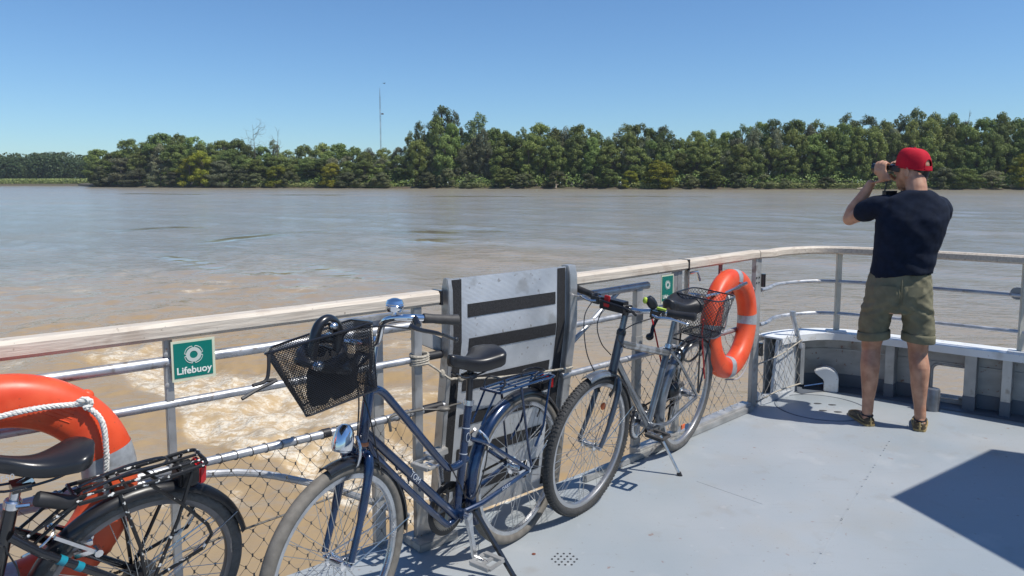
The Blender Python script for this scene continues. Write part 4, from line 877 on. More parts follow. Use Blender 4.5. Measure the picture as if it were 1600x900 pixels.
    q = MB(); q.tube([X(.42, .262, .03), X(.371, .02, .184)], .008, 10); ks = q.build('kickstand', STEEL, t); q = MB(); q.tube([X(.374, .036, .174), X(.37, .004, .194)], .013, 8); q.build('stand_foot', RUB, ks)
    # rack and lock
    q = MB()
    for s in (-1, 1):
        q.tube([X(.20, .705, s * .055), X(-.30, .70, s * .06)], .006, 8); q.tube([X(-.10, .70, s * .06), rh + V(-.01, s * .07, .02)], .0055, 8); q.tube([X(.05, .70, s * .06), rh + V(0, s * .07, .03)], .0055, 8)
        q.tube([X(.2, .705, s * .04), X(.30, .66, s * .025)], .0045, 8)
    for x in (.2, 0, -.3): q.tube([X(x, .70, -.06), X(x, .70, .06)], .005, 8)
    q.build('rear_rack', BLKM, t)
    q = MB(); c0 = X(.25, .655, .06); q.tube(catmull([X(.28, .64, .07), X(.22, .70, .085), X(.10, .705, .08), X(.05, .66, .075), X(.10, .61, .075), X(.22, .60, .08)], 6, True), .0065, 8, closed=True); q.build('wheel_lock', BLKM, t)
    q = MB(); q.tube([X(.14, .83, .10), X(.10, .74, .085), X(-.06, .44, .075)], .005, 6); q.tube([X(.34, .84, -.12), X(.33, .70, -.07), X(.2, .5, -.07)], .005, 6); q.build('elastic_cord', RED, t)
    q = MB(); q.ball(X(.36, .72, -.10), (.03, .02, .02), 8); q.tube(catmull([X(.36, .72, -.09), X(.33, .78, -.10), X(.25, .86, -.09), X(.2, .84, -.07)], 5), .010, 8); q.build('lamp_bracket', PLAST, t)
    mesh_basket(t, 'rear_basket', (-.065, .20, -.065, .195), (-.03, .17, -.035, .155), .955, .735, .021, .0013, .004, BLKM, None)
    cable(t, [V(.84, -.20, .97), V(.95, -.17, .90), V(1.01, -.10, .76), V(.985, -.05, .66), V(.955, -.04, .655)], fx); cable(t, [V(.87, .16, .965), V(.95, .10, .93), V(.96, .03, .86), V(.90, .03, .80), V(.86, .02, .785)], fx); cable(t, [V(.86, -.12, .96), V(.94, -.10, .88), V(.95, -.06, .80), V(.90, -.03, .74)], fx)
grey_bike()

# ---------------------------------------------------------------- the black bicycle at the near left
def black_bike():
    R = .320
    BK = mat('black_bike_paint', (.011, .011, .013), .25, 0, coat=.6, var=.2, vs=20)
    t = thing('bicycle', 'black bicycle with chipped rear rack nearest the left lifebuoy', 'bicycle', mat=bike_axes(-1.196, 2.230, rad(224.7), rad(9.6)), group='bicycles parked along the railing')
    rh, fhub = X(0, R), X(1.05, R); bb = X(.425, .27); ht, hb = X(.86, .85), X(.90, .68); st_top = X(.335, .715)
    fx = lambda p: p
    q = MB(); q.tube([bb, st_top], .0185, 14); q.tube([X(.88, .79), X(.36, .60)], .018, 14); q.tube([X(.895, .71), bb], .019, 14); q.tube([hb, ht], .021, 14)
    for s in (-1, 1):
        q.tube([X(.345, .625, s * .02), X(.28, .565, s * .048), rh + V(.0, s * .064, .01)], [.013, .0125, .011], 12); q.tube([bb + V(0, s * .02, 0), bb + V(-.1, s * .05, 0), rh + V(0, s * .064, 0)], .011, 10)
    fr = q.build('frame', BK, t)
    TEAL = mat('teal_print', (.01, .22, .30), .4)
    for a in (.42, .57):
        A, B = X(.28, .565, .048), rh + V(0, .064, .01); p = A + (B - A) * (a - .25); q = MB(); q.tube([p - (B - A) * .028, p + (B - A) * .028], .0135, 12); q.build('teal_decal', TEAL, fr)
    def txt(s_, size, o, dx, up, m):
        me = text_mesh(s_, size, .0004); y = np.cross(dx, up); me.transform(Matrix(((dx[0], up[0], y[0], o[0]), (dx[1], up[1], y[1], o[1]), (dx[2], up[2], y[2], o[2]), (0, 0, 0, 1)))); link('lettering', me, m, t, smooth=False)
    q = MB()
    for s in (-1, 1): q.tube([X(.905, .66), X(.94, .58, s * .055), fhub + V(0, s * .06, 0)], .013, 10)
    q.build('fork', BK, t)
    rim = mat('dark_rim', (.16, .16, .17), .35, .8)
    wheel(t, fhub, R, .021, TYRE_GREY, rim, None, BLKM, .016); wheel(t, rh, R, .021, TYRE_GREY, rim, None, BLKM, .022, True)
    guard(t, rh, R + .014, 166, -24, PLAST, None, hw=.029, stays=(150,), sm=STEEL)
    A, B = X(.342, .67), X(.322, .765); q = MB(); q.tube([A, B], .0135, 12); q.build('seat_post', STEEL, t); q = MB(); q.lathe([(.021, 0), (.022, .004), (.022, .02), (.019, .024)], X(.3365, .70), unit(st_top - bb), 14); q.tube([X(.33, .712, .02), X(.30, .712, .03)], .006, 6); q.build('seat_clamp', STEEL, t)
    so = X(.275, .822); s_ = saddle(t, so, .27, .080, mat('saddle_leather', (.018, .019, .022), .28, bump=.03, bs=80), rad(7), .042); saddle_rails(s_, so + V(.02, 0, -.010))
    q = MB(); q.tube([X(.322, .755), X(.285, .77)], .015, 8); q.build('saddle_bracket', STEEL, s_)
    me = text_mesh('F50', .022, .0003); 
    d = V(-1, 0, .0); up = V(0, -.25, .97); y = np.cross(d, up); o = so + V(.075, .0385, -.018); me.transform(Matrix(((d[0], up[0], y[0], o[0]), (d[1], up[1], y[1], o[1]), (d[2], up[2], y[2], o[2]), (0, 0, 0, 1)))); link('lettering', me, mat('grey_print', (.35, .36, .38), .5), s_, smooth=False)
    # rack with chipped paint
    CH = mat('chipped_black_paint', (.012, .012, .013), .35, var=.0, col2=(.62, .62, .60), vs=55, detail=3, lo=.615, hi=.64)
    q = MB()
    for s in (-1, 1):
        q.tube(catmull([X(.19, .69, s * .058), X(.0, .695, s * .058), X(-.15, .705, s * .055), X(-.172, .707, s * .035), X(-.172, .707, 0)], 4), .0062, 8)
        q.tube([X(.19, .688, s * .02), X(-.17, .705, s * .02)], .005, 8)
        q.tube([X(.085, .69, s * .06), X(.03, .50, s * .066), rh + V(.01, s * .072, .02)], .0058, 8); q.tube([X(.00, .69, s * .06), X(-.09, .60, s * .066), X(-.17, .50, s * .068), X(-.185, .46, s * .068), X(-.16, .42, s * .068), rh + V(0, s * .07, .05)], .0058, 8)
        q.tube([X(-.13, .705, s * .05), X(-.08, .55, s * .066), rh + V(0, s * .072, .03)], .0058, 8)
        q.tube([X(.19, .69, s * .05), X(.335, .60, s * .024)], .005, 8); q.tube([X(.16, .69, s * .02), X(.31, .57, s * .024)], .005, 8)
    for x in (.19, .06, -.10): q.tube([X(x, .692, -.058), X(x, .692, .058)], .0055, 8)
    q.build('rear_rack', CH, t)
    q = MB(); q.tube(catmull([X(.17, .70, .02), X(.05, .725, .02), X(-.05, .725, .02), X(-.06, .725, -.02), X(.05, .725, -.02), X(.17, .70, -.02)], 4), .0045, 6); q.build('spring_clip', BLKM, t)
    q = MB(); q.box(X(-.125, .66), (.06, .08, .06)); tl = q.build('tail_light', PLAST, t, bevel=.008); q = MB(); q.box(X(-.165, .66), (.024, .075, .062)); q.build('lens', RED, tl, bevel=.006)
    q = MB(); q.lathe([(.0185, 0), (.021, .004), (.021, .10), (.0175, .105), (.0165, .09)], X(.285, .725, .03), unit(V(-1, 0, -.50)), 18); q.build('rolled_grip', RUB, t)
    # rear V brake
    q = MB()
    for s in (-1, 1): q.bar(X(.245, .595, s * .035), X(.14, .515, s * .05), .014, .010, (0, 1, 0)); q.tube([X(.14, .515, s * .03), X(.14, .515, s * .062)], .012, 8); q.box(X(.165, .505, s * .022), (.06, .012, .014))
    q.tube(catmull([X(.32, .56, .03), X(.28, .585, .045), X(.245, .61, .03), X(.245, .605, -.03)], 5), .0035, 6); q.build('rear_brake', STEEL, t)
    drivetrain(t, bb, rh, R, .08, 120, BLKM)
    cable(t, [X(.36, .60, .02), X(.33, .50, .03), X(.37, .42, .03), X(.42, .35, .03)]); 
    q = MB(); q.tube([ht, X(.83, .96)], .014, 10); q.build('stem', BLKM, t)
    q = MB(); q.tube(catmull([V(.80, -.3, 1.0), V(.85, -.15, 1.0), V(.84, 0, .97), V(.85, .15, 1.0), V(.80, .3, 1.0)], 6), .0115, 10); hb_ = q.build('handlebar', BLKM, t)
    q = MB(); q.tube([X(.40, .26, .03), X(.34, .004, .16)], .008, 8); q.build('kickstand', BLKM, t)
black_bike()
# ================================================================ THE MAN WITH BINOCULARS
def remesh(mb, vox, smooth, disp=0, ds=.08, name='skin', wr=None):
    me = bpy.data.meshes.new(name); me.from_pydata(np.concatenate(mb.v).tolist(), [], mb.f)
    bm = bmesh.new(); bm.from_mesh(me); bmesh.ops.recalc_face_normals(bm, faces=bm.faces); bm.to_mesh(me); bm.free()
    o = bpy.data.objects.new(name, me); C.objects.link(o)
    r = o.modifiers.new('r', 'REMESH'); r.mode = 'VOXEL'; r.voxel_size = vox
    if smooth: s = o.modifiers.new('s', 'SMOOTH'); s.iterations = smooth; s.factor = .5
    dg = bpy.context.evaluated_depsgraph_get(); dg.update(); m2 = bpy.data.meshes.new_from_object(o.evaluated_get(dg)); bpy.data.objects.remove(o); m2.materials.clear()
    if wr:
        n = len(m2.vertices); co = np.zeros(n * 3); m2.vertices.foreach_get('co', co); no = np.zeros(n * 3); m2.vertices.foreach_get('normal', no)
        co = co.reshape(-1, 3); no = no.reshape(-1, 3); co += no * wr(co)[:, None]; m2.vertices.foreach_set('co', co.ravel()); m2.update()
    return m2
def ell(c, rx, ry_, n=24, tilt=(0, 0), p=1.0):
    return [V(c[0] + rx * math.copysign(abs(math.cos(a)) ** p, math.cos(a)), c[1] + ry_ * math.copysign(abs(math.sin(a)) ** p, math.sin(a)), c[2] + tilt[0] * math.cos(a) + tilt[1] * math.sin(a)) for a in [2 * math.pi * k / n for k in range(n)]]
def limb(m, pts, rs, n=16): 
    P = catmull(pts, 5); r = np.interp(np.linspace(0, len(rs) - 1, len(P)), range(len(rs)), rs); m.tube(P, r, n); m.ball(P[0], r[0], 8); m.ball(P[-1], r[-1], 8)
az = rad(70); PO = V(2.455, 4.60, 0); PXa = V(math.sin(az), -math.cos(az), 0); PYa = V(math.cos(az), math.sin(az), 0)
man = thing('person', 'man in red cap, navy t-shirt and olive shorts looking through binoculars', 'person', mat=axes(PO, PXa, PYa, UP))
SKIN = mat('skin', (.42, .205, .125), .5, var=.08, vs=18, bump=.08, bs=110, col2=(.56, .31, .20), detail=8, rvar=.08); SKIN.node_tree.nodes['Principled BSDF'].inputs['Subsurface Weight'].default_value = .08; SKIN.node_tree.nodes['Principled BSDF'].inputs['Subsurface Radius'].default_value = (.01, .004, .002)
hy = rad(47); HF = V(-math.sin(hy), math.cos(hy), 0); HR = V(math.cos(hy), math.sin(hy), 0); HC = V(.040, .070, 1.632)
def HP(r, f, u): return HC + HR * r + HF * f + UP * u
b = MB()
# legs: (hip, knee, ankle), feet
for s, hip, kn, an, toe in ((-1, V(-.115, 0, .82), V(-.150, .015, .475), V(-.158, -.02, .085), V(-.215, .145, .03)), (1, V(.085, 0, .82), V(.118, .02, .475), V(.145, -.02, .085), V(.175, .16, .03))):
    limb(b, [hip, hip * .55 + kn * .45, kn + V(0, .005, .05), kn, kn * .78 + an * .22 + V(s * .004, -.022, 0), kn * .5 + an * .5 + V(0, -.014, 0), kn * .2 + an * .8, an], [.088, .074, .060, .056, .0585, .050, .036, .034])
    limb(b, [an + V(0, -.015, -.035), an * .5 + toe * .5 - UP * .022, toe * .85 + an * .15 - UP * .01], [.030, .024, .018])
b.loft([ell(c, rx, ry_, 24) for c, rx, ry_ in ((V(-.015, 0, .74), .155, .10), (V(-.015, 0, .86), .165, .115), (V(-.01, 0, .98), .150, .105), (V(.01, 0, 1.12), .145, .105), (V(.03, 0, 1.26), .165, .115), (V(.04, 0, 1.37), .165, .11), (V(.05, 0, 1.44), .12, .085), (V(.06, .0, 1.49), .065, .065))])
limb(b, [V(.055, -.015, 1.44), V(.058, .0, 1.50), V(.05, .03, 1.58), V(.045, .055, 1.64)], [.066, .061, .059, .062])
# head
hd = [(-.105, .035, .03), (-.085, .055, .06), (-.05, .068, .083), (-.01, .074, .095), (.03, .077, .100), (.07, .073, .095), (.10, .056, .075), (.122, .025, .035)]
b.loft([[HP(rx * math.cos(a), (.01 if u < 0 else 0) + (ry_ * math.sin(a)), u) for a in [2 * math.pi * k / 24 for k in range(24)]] for u, rx, ry_ in hd])
b.loft([[HP(rx * math.cos(a), .055 + ry_ * math.sin(a), u) for a in [2 * math.pi * k / 16 for k in range(16)]] for u, rx, ry_ in ((-.125, .022, .022), (-.115, .036, .034), (-.09, .048, .042), (-.05, .056, .042), (0, .06, .04))])
b.loft([[HP(r * w_, .098 + f_, u) for r, f_ in ((-1, -.02), (-.6, .3 * d), (0, d), (.6, .3 * d), (1, -.02))] for u, w_, d in ((-.035, .017, .012), (-.022, .018, .026), (.0, .012, .018), (.025, .010, .004))])
for s in (-1, 1): b.ball(HP(s * .032, .088, .022), (.013, .013, .011), 8)
b.ball(HP(0, .092, -.055), (.022, .014, .008), 8); b.ball(HP(0, .090, -.066), (.02, .014, .008), 8)
for s in (-1, 1):
    b.loft([[HP(s * (.072 + dx), -.012 + .018 * math.cos(a) * k_ + lean, -.012 + .033 * math.sin(a) * k_) for a in [2 * math.pi * q_ / 12 for q_ in range(12)]] for dx, k_, lean in ((0, .7, 0), (.010, 1, -.003), (.018, .95, -.008), (.014, .5, -.004))])
# arms
SL, EL, WL = V(-.150, .03, 1.415), V(-.300, .20, 1.315), V(-.185, .165, 1.55); SR, ER, WR = V(.195, .05, 1.405), V(.20, .29, 1.27), V(.03, .315, 1.525)
for S_, E_, W_ in ((SL, EL, WL), (SR, ER, WR)):
    limb(b, [S_, S_ * .5 + E_ * .5, E_], [.055, .050, .042]); limb(b, [E_, E_ * .72 + W_ * .28 + V(-.006, 0, .0), E_ * .35 + W_ * .65, W_], [.042, .046, .036, .0275])
BC = HP(0, .165, .02)   # midpoint between the barrels
def hand(W_, s):
    palm0 = HP(s * .090, .120, -.06); palm1 = HP(s * .098, .155, .005)
    a, e = W_, palm0
    fw = HF; outw = HR * s
    b.loft([[p + fw * (wf * math.cos(t_)) + outw * (th * math.sin(t_)) for t_ in [2 * math.pi * k / 14 for k in range(14)]] for p, wf, th in ((W_, .028, .022), (W_ * .5 + palm0 * .5, .034, .021), (palm0, .043, .018), (palm0 * .5 + palm1 * .5, .046, .017), (palm1, .044, .015))])
    for k, (f_, ln) in enumerate(((.036, .95), (.012, 1.05), (-.012, 1.0), (-.034, .82))):
        k0 = palm1 + fw * f_ * .9; p1 = k0 + UP * .038 * ln - outw * .004; p2 = p1 + UP * .014 * ln - outw * .026 * ln; p3 = p2 - outw * .024 * ln - UP * .008
        limb(b, [k0 - UP * .02, k0, p1, p2, p3], [.0105, .011, .0098, .0088, .0075], 10)
    t0 = palm0 + fw * .03 - outw * .012; limb(b, [t0, t0 + fw * .022 + UP * .012 - outw * .016, t0 + fw * .03 + UP * .03 - outw * .034, t0 + fw * .03 + UP * .036 - outw * .05], [.015, .013, .011, .009], 10)
hand(WL, -1); hand(WR, 1)
me = remesh(b, .0055, 3); link('body', me, SKIN, man, 180)

def wrinkle(amp, f):
    def g(co):
        x, y, z = co.T; r = np.zeros(len(x)); R2 = np.random.default_rng(3)
        for k in range(7):
            d = R2.normal(size=3); d = d / np.linalg.norm(d) * f * (1 + .5 * k); r += np.sin(co @ d + 3 * np.sin(co @ d[[1, 2, 0]] * .7)) / (1 + .4 * k)
        return r * amp
    return g
NAVY = mat('navy_cotton', (.010, .0155, .031), .9, var=.2, vs=25, bump=.25, bs=350, spec=.2)
OLIVE = mat('olive_cotton', (.19, .178, .115), .85, var=.14, vs=16, bump=.3, bs=220, spec=.25)
s_ = MB()
s_.loft([ell(c, rx * .92, ry_, 28, t_, .9) for c, rx, ry_, t_ in ((V(-.005, 0, .965), .193, .135, (.03, -.02)), (V(-.002, 0, 1.01), .196, .135, (.02, 0)), (V(.01, 0, 1.12), .196, .135, (0, 0)), (V(.03, 0, 1.24), .213, .145, (0, 0)), (V(.042, 0, 1.33), .222, .142, (0, 0)), (V(.045, .005, 1.40), .212, .120, (0, 0)), (V(.05, .005, 1.452), .180, .10, (0, 0)), (V(.056, .0, 1.490), .120, .085, (0, 0)), (V(.062, .005, 1.512), .080, .074, (.0, .0)))])
for S_, E_ in ((SL, EL), (SR, ER)):
    A = S_ + V(.035 if S_[0] < 0 else -.035, 0, .0); B = S_ + (E_ - S_) * (.50 if S_[0] < 0 else .72); limb(s_, [A, S_ + (E_ - S_) * .12, S_ + (E_ - S_) * .5], [.068, .069, .066] if S_[0] < 0 else [.080, .082, .078]); d = unit(E_ - S_)
    s_.tube([S_ + d * .05, S_ + d * .12, B], [.068, .069, .067] if S_[0] < 0 else [.080, .082, .079], 18)
def shirt_w(co):
    z = co[:, 2]; x = co[:, 0]; r = wrinkle(.0011, 20)(co); lowf = np.clip((1.2 - z) / .2, 0, 1)
    return r + lowf * .005 * np.sin(z * 62 + 4 * np.sin(x * 9)) * (.4 + .6 * np.sin(x * 7 + 1) ** 2) + .003 * np.sin((x + z) * 40) * np.exp(-((z - 1.3) / .08) ** 2)
me = remesh(s_, .008, 5, wr=shirt_w); link('t_shirt', me, NAVY, man, 180)
s_ = MB()
s_.loft([ell(c, rx, ry_, 28, (0, 0), .9) for c, rx, ry_ in ((V(-.018, 0, .745), .165, .12), (V(-.018, 0, .80), .187, .135), (V(-.016, -.004, .87), .190, .140), (V(-.012, 0, .94), .182, .13), (V(-.01, 0, .995), .172, .122))])
for s, x0, x1 in ((-1, -.120, -.142), (1, .090, .112)):
    s_.loft([ell(c, rx, ry_, 24, t_) for c, rx, ry_, t_ in ((V(x1, .005, .595), .090, .097, (-.012 * s * 0, 0)), (V(x1, .005, .65), .090, .097, (0, 0)), (V((x0 + x1) / 2, 0, .72), .094, .105, (0, 0)), (V(x0, 0, .80), .096, .118, (0, 0)), (V(x0 * .9, 0, .86), .09, .12, (0, 0)))])
def shorts_w(co):
    x, y, z = co.T; r = wrinkle(.0022, 26)(co); crease = np.exp(-((z - .765) / .05) ** 2) * .005 * np.sin(z * 110 + np.abs(x + .015) * 60)
    return r + crease - .010 * np.exp(-((x + .016) / .012) ** 2) * (y < 0) * (z < .93)
me = remesh(s_, .008, 4, wr=shorts_w); sh = link('shorts', me, OLIVE, man, 180)
for x1, tl in ((-.142, .012), (.112, -.006)):
    q = MB(); q.loft([ell(V(x1, .005, z), .094 * k, .101 * k, 32, (tl, 0)) for z, k in ((.562, .95), (.560, 1.0), (.565, 1.035), (.60, 1.03), (.612, 1.02), (.614, .98), (.60, .95))], closed=True, cap=False); q.build('cuff', OLIVE, sh, ang=60)
for x0, x1, y in ((-.135, -.045, 0), (.02, .105, 0)):
    q = MB(); q.grid(lambda u, v: V(x0 + (x1 - x0) * u, -.142 * math.sqrt(max(.05, 1 - ((x0 + (x1 - x0) * u + .015) / .195) ** 2)) - .006, .865 + .055 * v - .008 * math.sin(math.pi * u) * (1 - v)), 8, 3); q.grid(lambda u, v: V(x0 + (x1 - x0) * u, -.142 * math.sqrt(max(.05, 1 - ((x0 + (x1 - x0) * u + .015) / .195) ** 2)) - .003, .865 + .055 * v), 8, 3); q.build('pocket_flap', OLIVE, sh)
q = MB(); q.tube([V(-.016, -.137, .80), V(-.015, -.143, .87), V(-.014, -.135, .965)], .003, 6); q.build('back_seam', OLIVE, sh)
# hair, cap
HAIR = mat('dark_hair', (.02, .015, .012), .6, var=.4, vs=120, bump=.6, bs=300)
def hair_pt(u, v):   # back and sides of the head below the cap
    a = math.pi + .18 * math.pi + (1.64 * math.pi - .0) * 0 + u * .64 * math.pi; z = .06 - v * (.100 + .025 * math.sin(u * math.pi)); k = math.sqrt(max(.1, 1 - (z / .135) ** 2)) if z > 0 else 1 - .9 * z * z / .01 * .12
    return HP((.0785 - .004 * v) * k * math.cos(a), (.1025 - .006 * v) * k * math.sin(a) + .002, z)
q = MB(); q.grid(hair_pt, 26, 14); q.grid(lambda u, v: hair_pt(u, v) * .985 + HC * .015, 26, 14); q.build('hair', HAIR, man, ang=180)
CAPM = mat('red_cap_cotton', (.50, .012, .030), .8, var=.08, vs=30, bump=.2, bs=300, spec=.2)
def cap_pt(a, h):   # h: 0 at the rim, 1 at the crown
    th = h * math.pi / 2; z = .012 + .128 * math.sin(th) ** .9; k = math.cos(th) ** .55 if th < math.pi / 2 - 1e-4 else 0
    bulge = 1 + .02 * math.cos(6 * a) * k; tilt = -.020 * math.sin(a) * -1 * k
    return HP(.086 * k * math.cos(a) * bulge, -.004 + .106 * k * math.sin(a) * bulge, z + (.016 * math.sin(a)) * k)
q = MB(); N = 72; H_ = 16; ids = {}; vs_ = []; F = []
for j in range(H_ + 1):
    for i in range(N): vs_.append(cap_pt(2 * math.pi * i / N, j / H_))
for j in range(H_):
    for i in range(N):
        a = 2 * math.pi * (i + .5) / N - 1.5 * math.pi; aa = abs(a); 
        if (aa / .40) ** 2 + ((j + .5 - 1.6) / 3.6) ** 2 < 1 and j >= 1.6: continue
        F.append((j * N + i, j * N + (i + 1) % N, (j + 1) * N + (i + 1) % N, (j + 1) * N + i))
q.add(vs_, F); cap = q.build('cap', CAPM, man, ang=60)
q = MB(); q.ball(cap_pt(0, .999), (.009, .009, .006), 8); q.build('cap_button', CAPM, cap)
q = MB(); q.tube([cap_pt(1.5 * math.pi + .43 * math.cos(t_), (1.6 + 3.9 * math.sin(t_)) / H_) for t_ in np.linspace(0, math.pi, 18)], .0028, 6); q.tube([cap_pt(1.5 * math.pi + t_, .005) for t_ in np.linspace(-3.1, 3.1, 60)], .0026, 6); q.build('cap_seam', CAPM, cap)
q = MB(); q.grid(lambda u, v: cap_pt(1.5 * math.pi - .42 + .84 * u, .012 + .075 * v) - HF * .003, 10, 3); q.build('cap_strap', CAPM, cap)
VIS = mat('cap_peak', (.055, .052, .046), .8)
def peak(u, v, dz): a = math.pi * (.5 + (u - .5) * .74); p = cap_pt(a, .02); return p + HF * .068 * v * math.sin(math.pi * u) ** .5 + UP * (-.022 * v * (1 - .5 * math.sin(math.pi * u)) + dz - .012 * (2 * u - 1) ** 2 * v)
q = MB(); q.grid(lambda u, v: peak(u, v, .0025), 20, 8); q.grid(lambda u, v: peak(u, v, -.0015), 20, 8); q.build('cap_peak', VIS, cap)
# shoes
SHOE = mat('brown_shoe', (.075, .052, .026), .5, var=.35, vs=30, bump=.1); TAN = mat('tan_shoe_trim', (.36, .26, .11), .5)
for an, toe in ((V(-.158, -.02, 0), V(-.222, .165, 0)), (V(.145, -.02, 0), V(.178, .185, 0))):
    d = unit(toe - an); n2 = V(d[1], -d[0], 0); heel = an - d * .052
    secs = [(0.0, .020, .030, .050), (.012, .031, .0, .058), (.05, .036, 0, .062), (.10, .038, 0, .062), (.15, .043, 0, .055), (.20, .046, 0, .046), (.24, .040, 0, .038), (.268, .022, 0, .026)]
    q = MB(); rings = []
    for l_, w_, z0, z1 in secs:
        rings.append([heel + d * l_ + n2 * (w_ * math.copysign(abs(math.cos(t_)) ** .7, math.cos(t_))) + UP * (.012 + max(0, z1 - .012) * max(0, math.sin(t_)) ** .6 if math.sin(t_) > 0 else .012) for t_ in [2 * math.pi * k / 18 for k in range(18)]])
    q.loft(rings); sho = q.build('shoe', SHOE, man, ang=60)
    q = MB(); q.loft([[heel + d * (l_ - .002) + n2 * (w_ + .003) * s + UP * z for s, z in ((-1, 0.0015), (1, .0015), (1, .014), (-1, .014))] for l_, w_, z0, z1 in secs]); q.build('sole', TAN, sho)
    q = MB(); q.tube([heel - d * .002 + UP * .012, heel + d * .0 + UP * .058], .006, 6); q.tube(catmull([heel + d * .10 + n2 * .041 + UP * .05, heel + d * .04 + n2 * .037 + UP * .032, heel - d * .003 + UP * .035, heel + d * .04 - n2 * .037 + UP * .032, heel + d * .10 - n2 * .041 + UP * .05], 5), .0035, 6); q.build('lace_trim', TAN, sho)
    q = MB(); q.tube([heel + d * .03 + n2 * .03 * math.cos(t_) + d * .06 * (math.sin(t_) + .6) * .7 + UP * .062 for t_ in np.linspace(0, 6.28, 20)], .007, 6); q.build('collar', PLAST, sho)
# binoculars
wp = lambda p: PO + PXa * p[0] + PYa * p[1] + UP * p[2]
bn = thing('binoculars', 'black binoculars raised to the eyes of the man in the red cap', 'binoculars', tuple(wp(BC)))
for s in (-1, 1):
    q = MB(); ax = PXa * HF[0] + PYa * HF[1]; o = wp(HP(s * .034, .100, .020)); q.lathe([(.016, 0), (.020, .004), (.020, .024), (.017, .030), (.0215, .045), (.026, .06), (.026, .10), (.030, .112), (.030, .150), (.026, .152), (.0255, .140), (.0001, .138)], o, ax, 22); q.build('barrel', BLKM, bn, True)
q = MB(); q.box(wp(HP(0, .165, .02)), (.05, .06, .02), (PXa * HR[0] + PYa * HR[1], PXa * HF[0] + PYa * HF[1], UP)); q.lathe([(.011, 0), (.011, .03)], wp(HP(0, .14, .034)), PXa * HF[0] + PYa * HF[1], 14); q.build('bridge', BLKM, bn, True, bevel=.004)
q = MB()
for s, sag in ((-1, .02), (1, -.03)): q.tube(catmull([wp(HP(s * .05, .14, .01)), wp(HP(s * .055, .135, -.07)), wp(HP(s * .05 - .01, .12 + sag, -.14)), wp(HP(s * .06, .07, -.17)), wp(HP(s * .075, .0, -.155))], 6), .005, 6)
q.box(wp(HP(-.03, .13, -.15)), (.07, .05, .045)); q.build('neck_strap', PLAST, bn, True)
# ================================================================ RIVER
def lattice(seed, n=256): return np.random.default_rng(seed).random((n, n))
def vnoise(x, y, seed):
    G = lattice(seed); n = 256; xi = np.floor(x).astype(int); yi = np.floor(y).astype(int); fx, fy = x - xi, y - yi; fx = fx * fx * fx * (fx * (6 * fx - 15) + 10); fy = fy * fy * fy * (fy * (6 * fy - 15) + 10)
    g = lambda a, b: G[a % n, b % n]
    return (g(xi, yi) * (1 - fx) + g(xi + 1, yi) * fx) * (1 - fy) + (g(xi, yi + 1) * (1 - fx) + g(xi + 1, yi + 1) * fx) * fy
def fbm(x, y, seed, o=4, g=.5):
    r = 0; a = 1; t = 0
    for k in range(o): r = r + a * vnoise(x * 2 ** k + 17.3 * k, y * 2 ** k - 9.1 * k, seed + k); t += a; a *= g
    return r / t
def ss_(x, a, b): t = np.clip((x - a) / (b - a), 0, 1); return t * t * (3 - 2 * t)
NR = 620; rr = np.exp(np.linspace(math.log(2.4), math.log(460), NR)); th_f = np.linspace(rad(-62), rad(62), 760); th_c = np.linspace(rad(62), rad(298), 50)[1:-1]; th = np.concatenate([th_f, th_c]); NT = len(th)
GX = rr[:, None] * np.sin(th)[None]; GY = rr[:, None] * np.cos(th)[None]
e = V(-.72, .69); px_, py_ = GX - .3, GY - 5.2; S_ = px_ * e[0] + py_ * e[1]; T_ = px_ * .69 + py_ * .72
wb = fbm(GX * .55, GY * .55, 40, 3) - .5
core = ss_(S_, -1.5, .3) * (1 - ss_(S_, 5.5, 13)) * ss_(T_ + .7 * wb, -.86, -.68) * (1 - ss_(T_ + 1.4 * wb, -.05 + .05 * S_, .85 + .12 * S_))
fan = ss_(S_, -1, 2) * (1 - ss_(S_, 13, 26)) * ss_(T_ + 2.2 * wb, -2.6 - .12 * S_, -.6) * (1 - ss_(T_ + 2 * wb, 1.0 + .32 * S_, 3.5 + .42 * S_))
turb = np.clip(core + .55 * fan, 0, 1)
chop = np.zeros_like(GX); R3 = np.random.default_rng(11)
for k in range(26):
    lam = .35 * 1.13 ** k; a = rad(35) + R3.normal(0, .55); kk = 2 * math.pi / lam; amp = .0022 * lam ** .9; fade = ss_(lam / (rr * .010), .8, 2.2)[:, None]
    chop += amp * fade * np.sin(kk * (GX * math.cos(a) + GY * math.sin(a)) + R3.random() * 6.28 + 2.5 * vnoise(GX / lam / 4, GY / lam / 4, 60 + k))
patch = .35 + 1.1 * fbm(GX * .035, GY * .05, 90, 3)
SL = np.zeros_like(GX); Z = np.zeros_like(GX)
Z += turb * (.20 * (fbm(GX * 1.2, GY * 1.2, 20, 5, .58) - .5) + .07 * (fbm(GX * 3.1, GY * 3.1, 25, 3) - .5))
Z += core * (.12 * (fbm(GX * 1.7 + 5, GY * 1.7, 133, 5, .6) - .5) + .035 * (fbm(GX * 6, GY * 6, 140, 3) - .5)); Z += core * .05 * (np.abs(fbm(GX * 2.2, GY * 2.2, 33, 3) - .5) * -3)
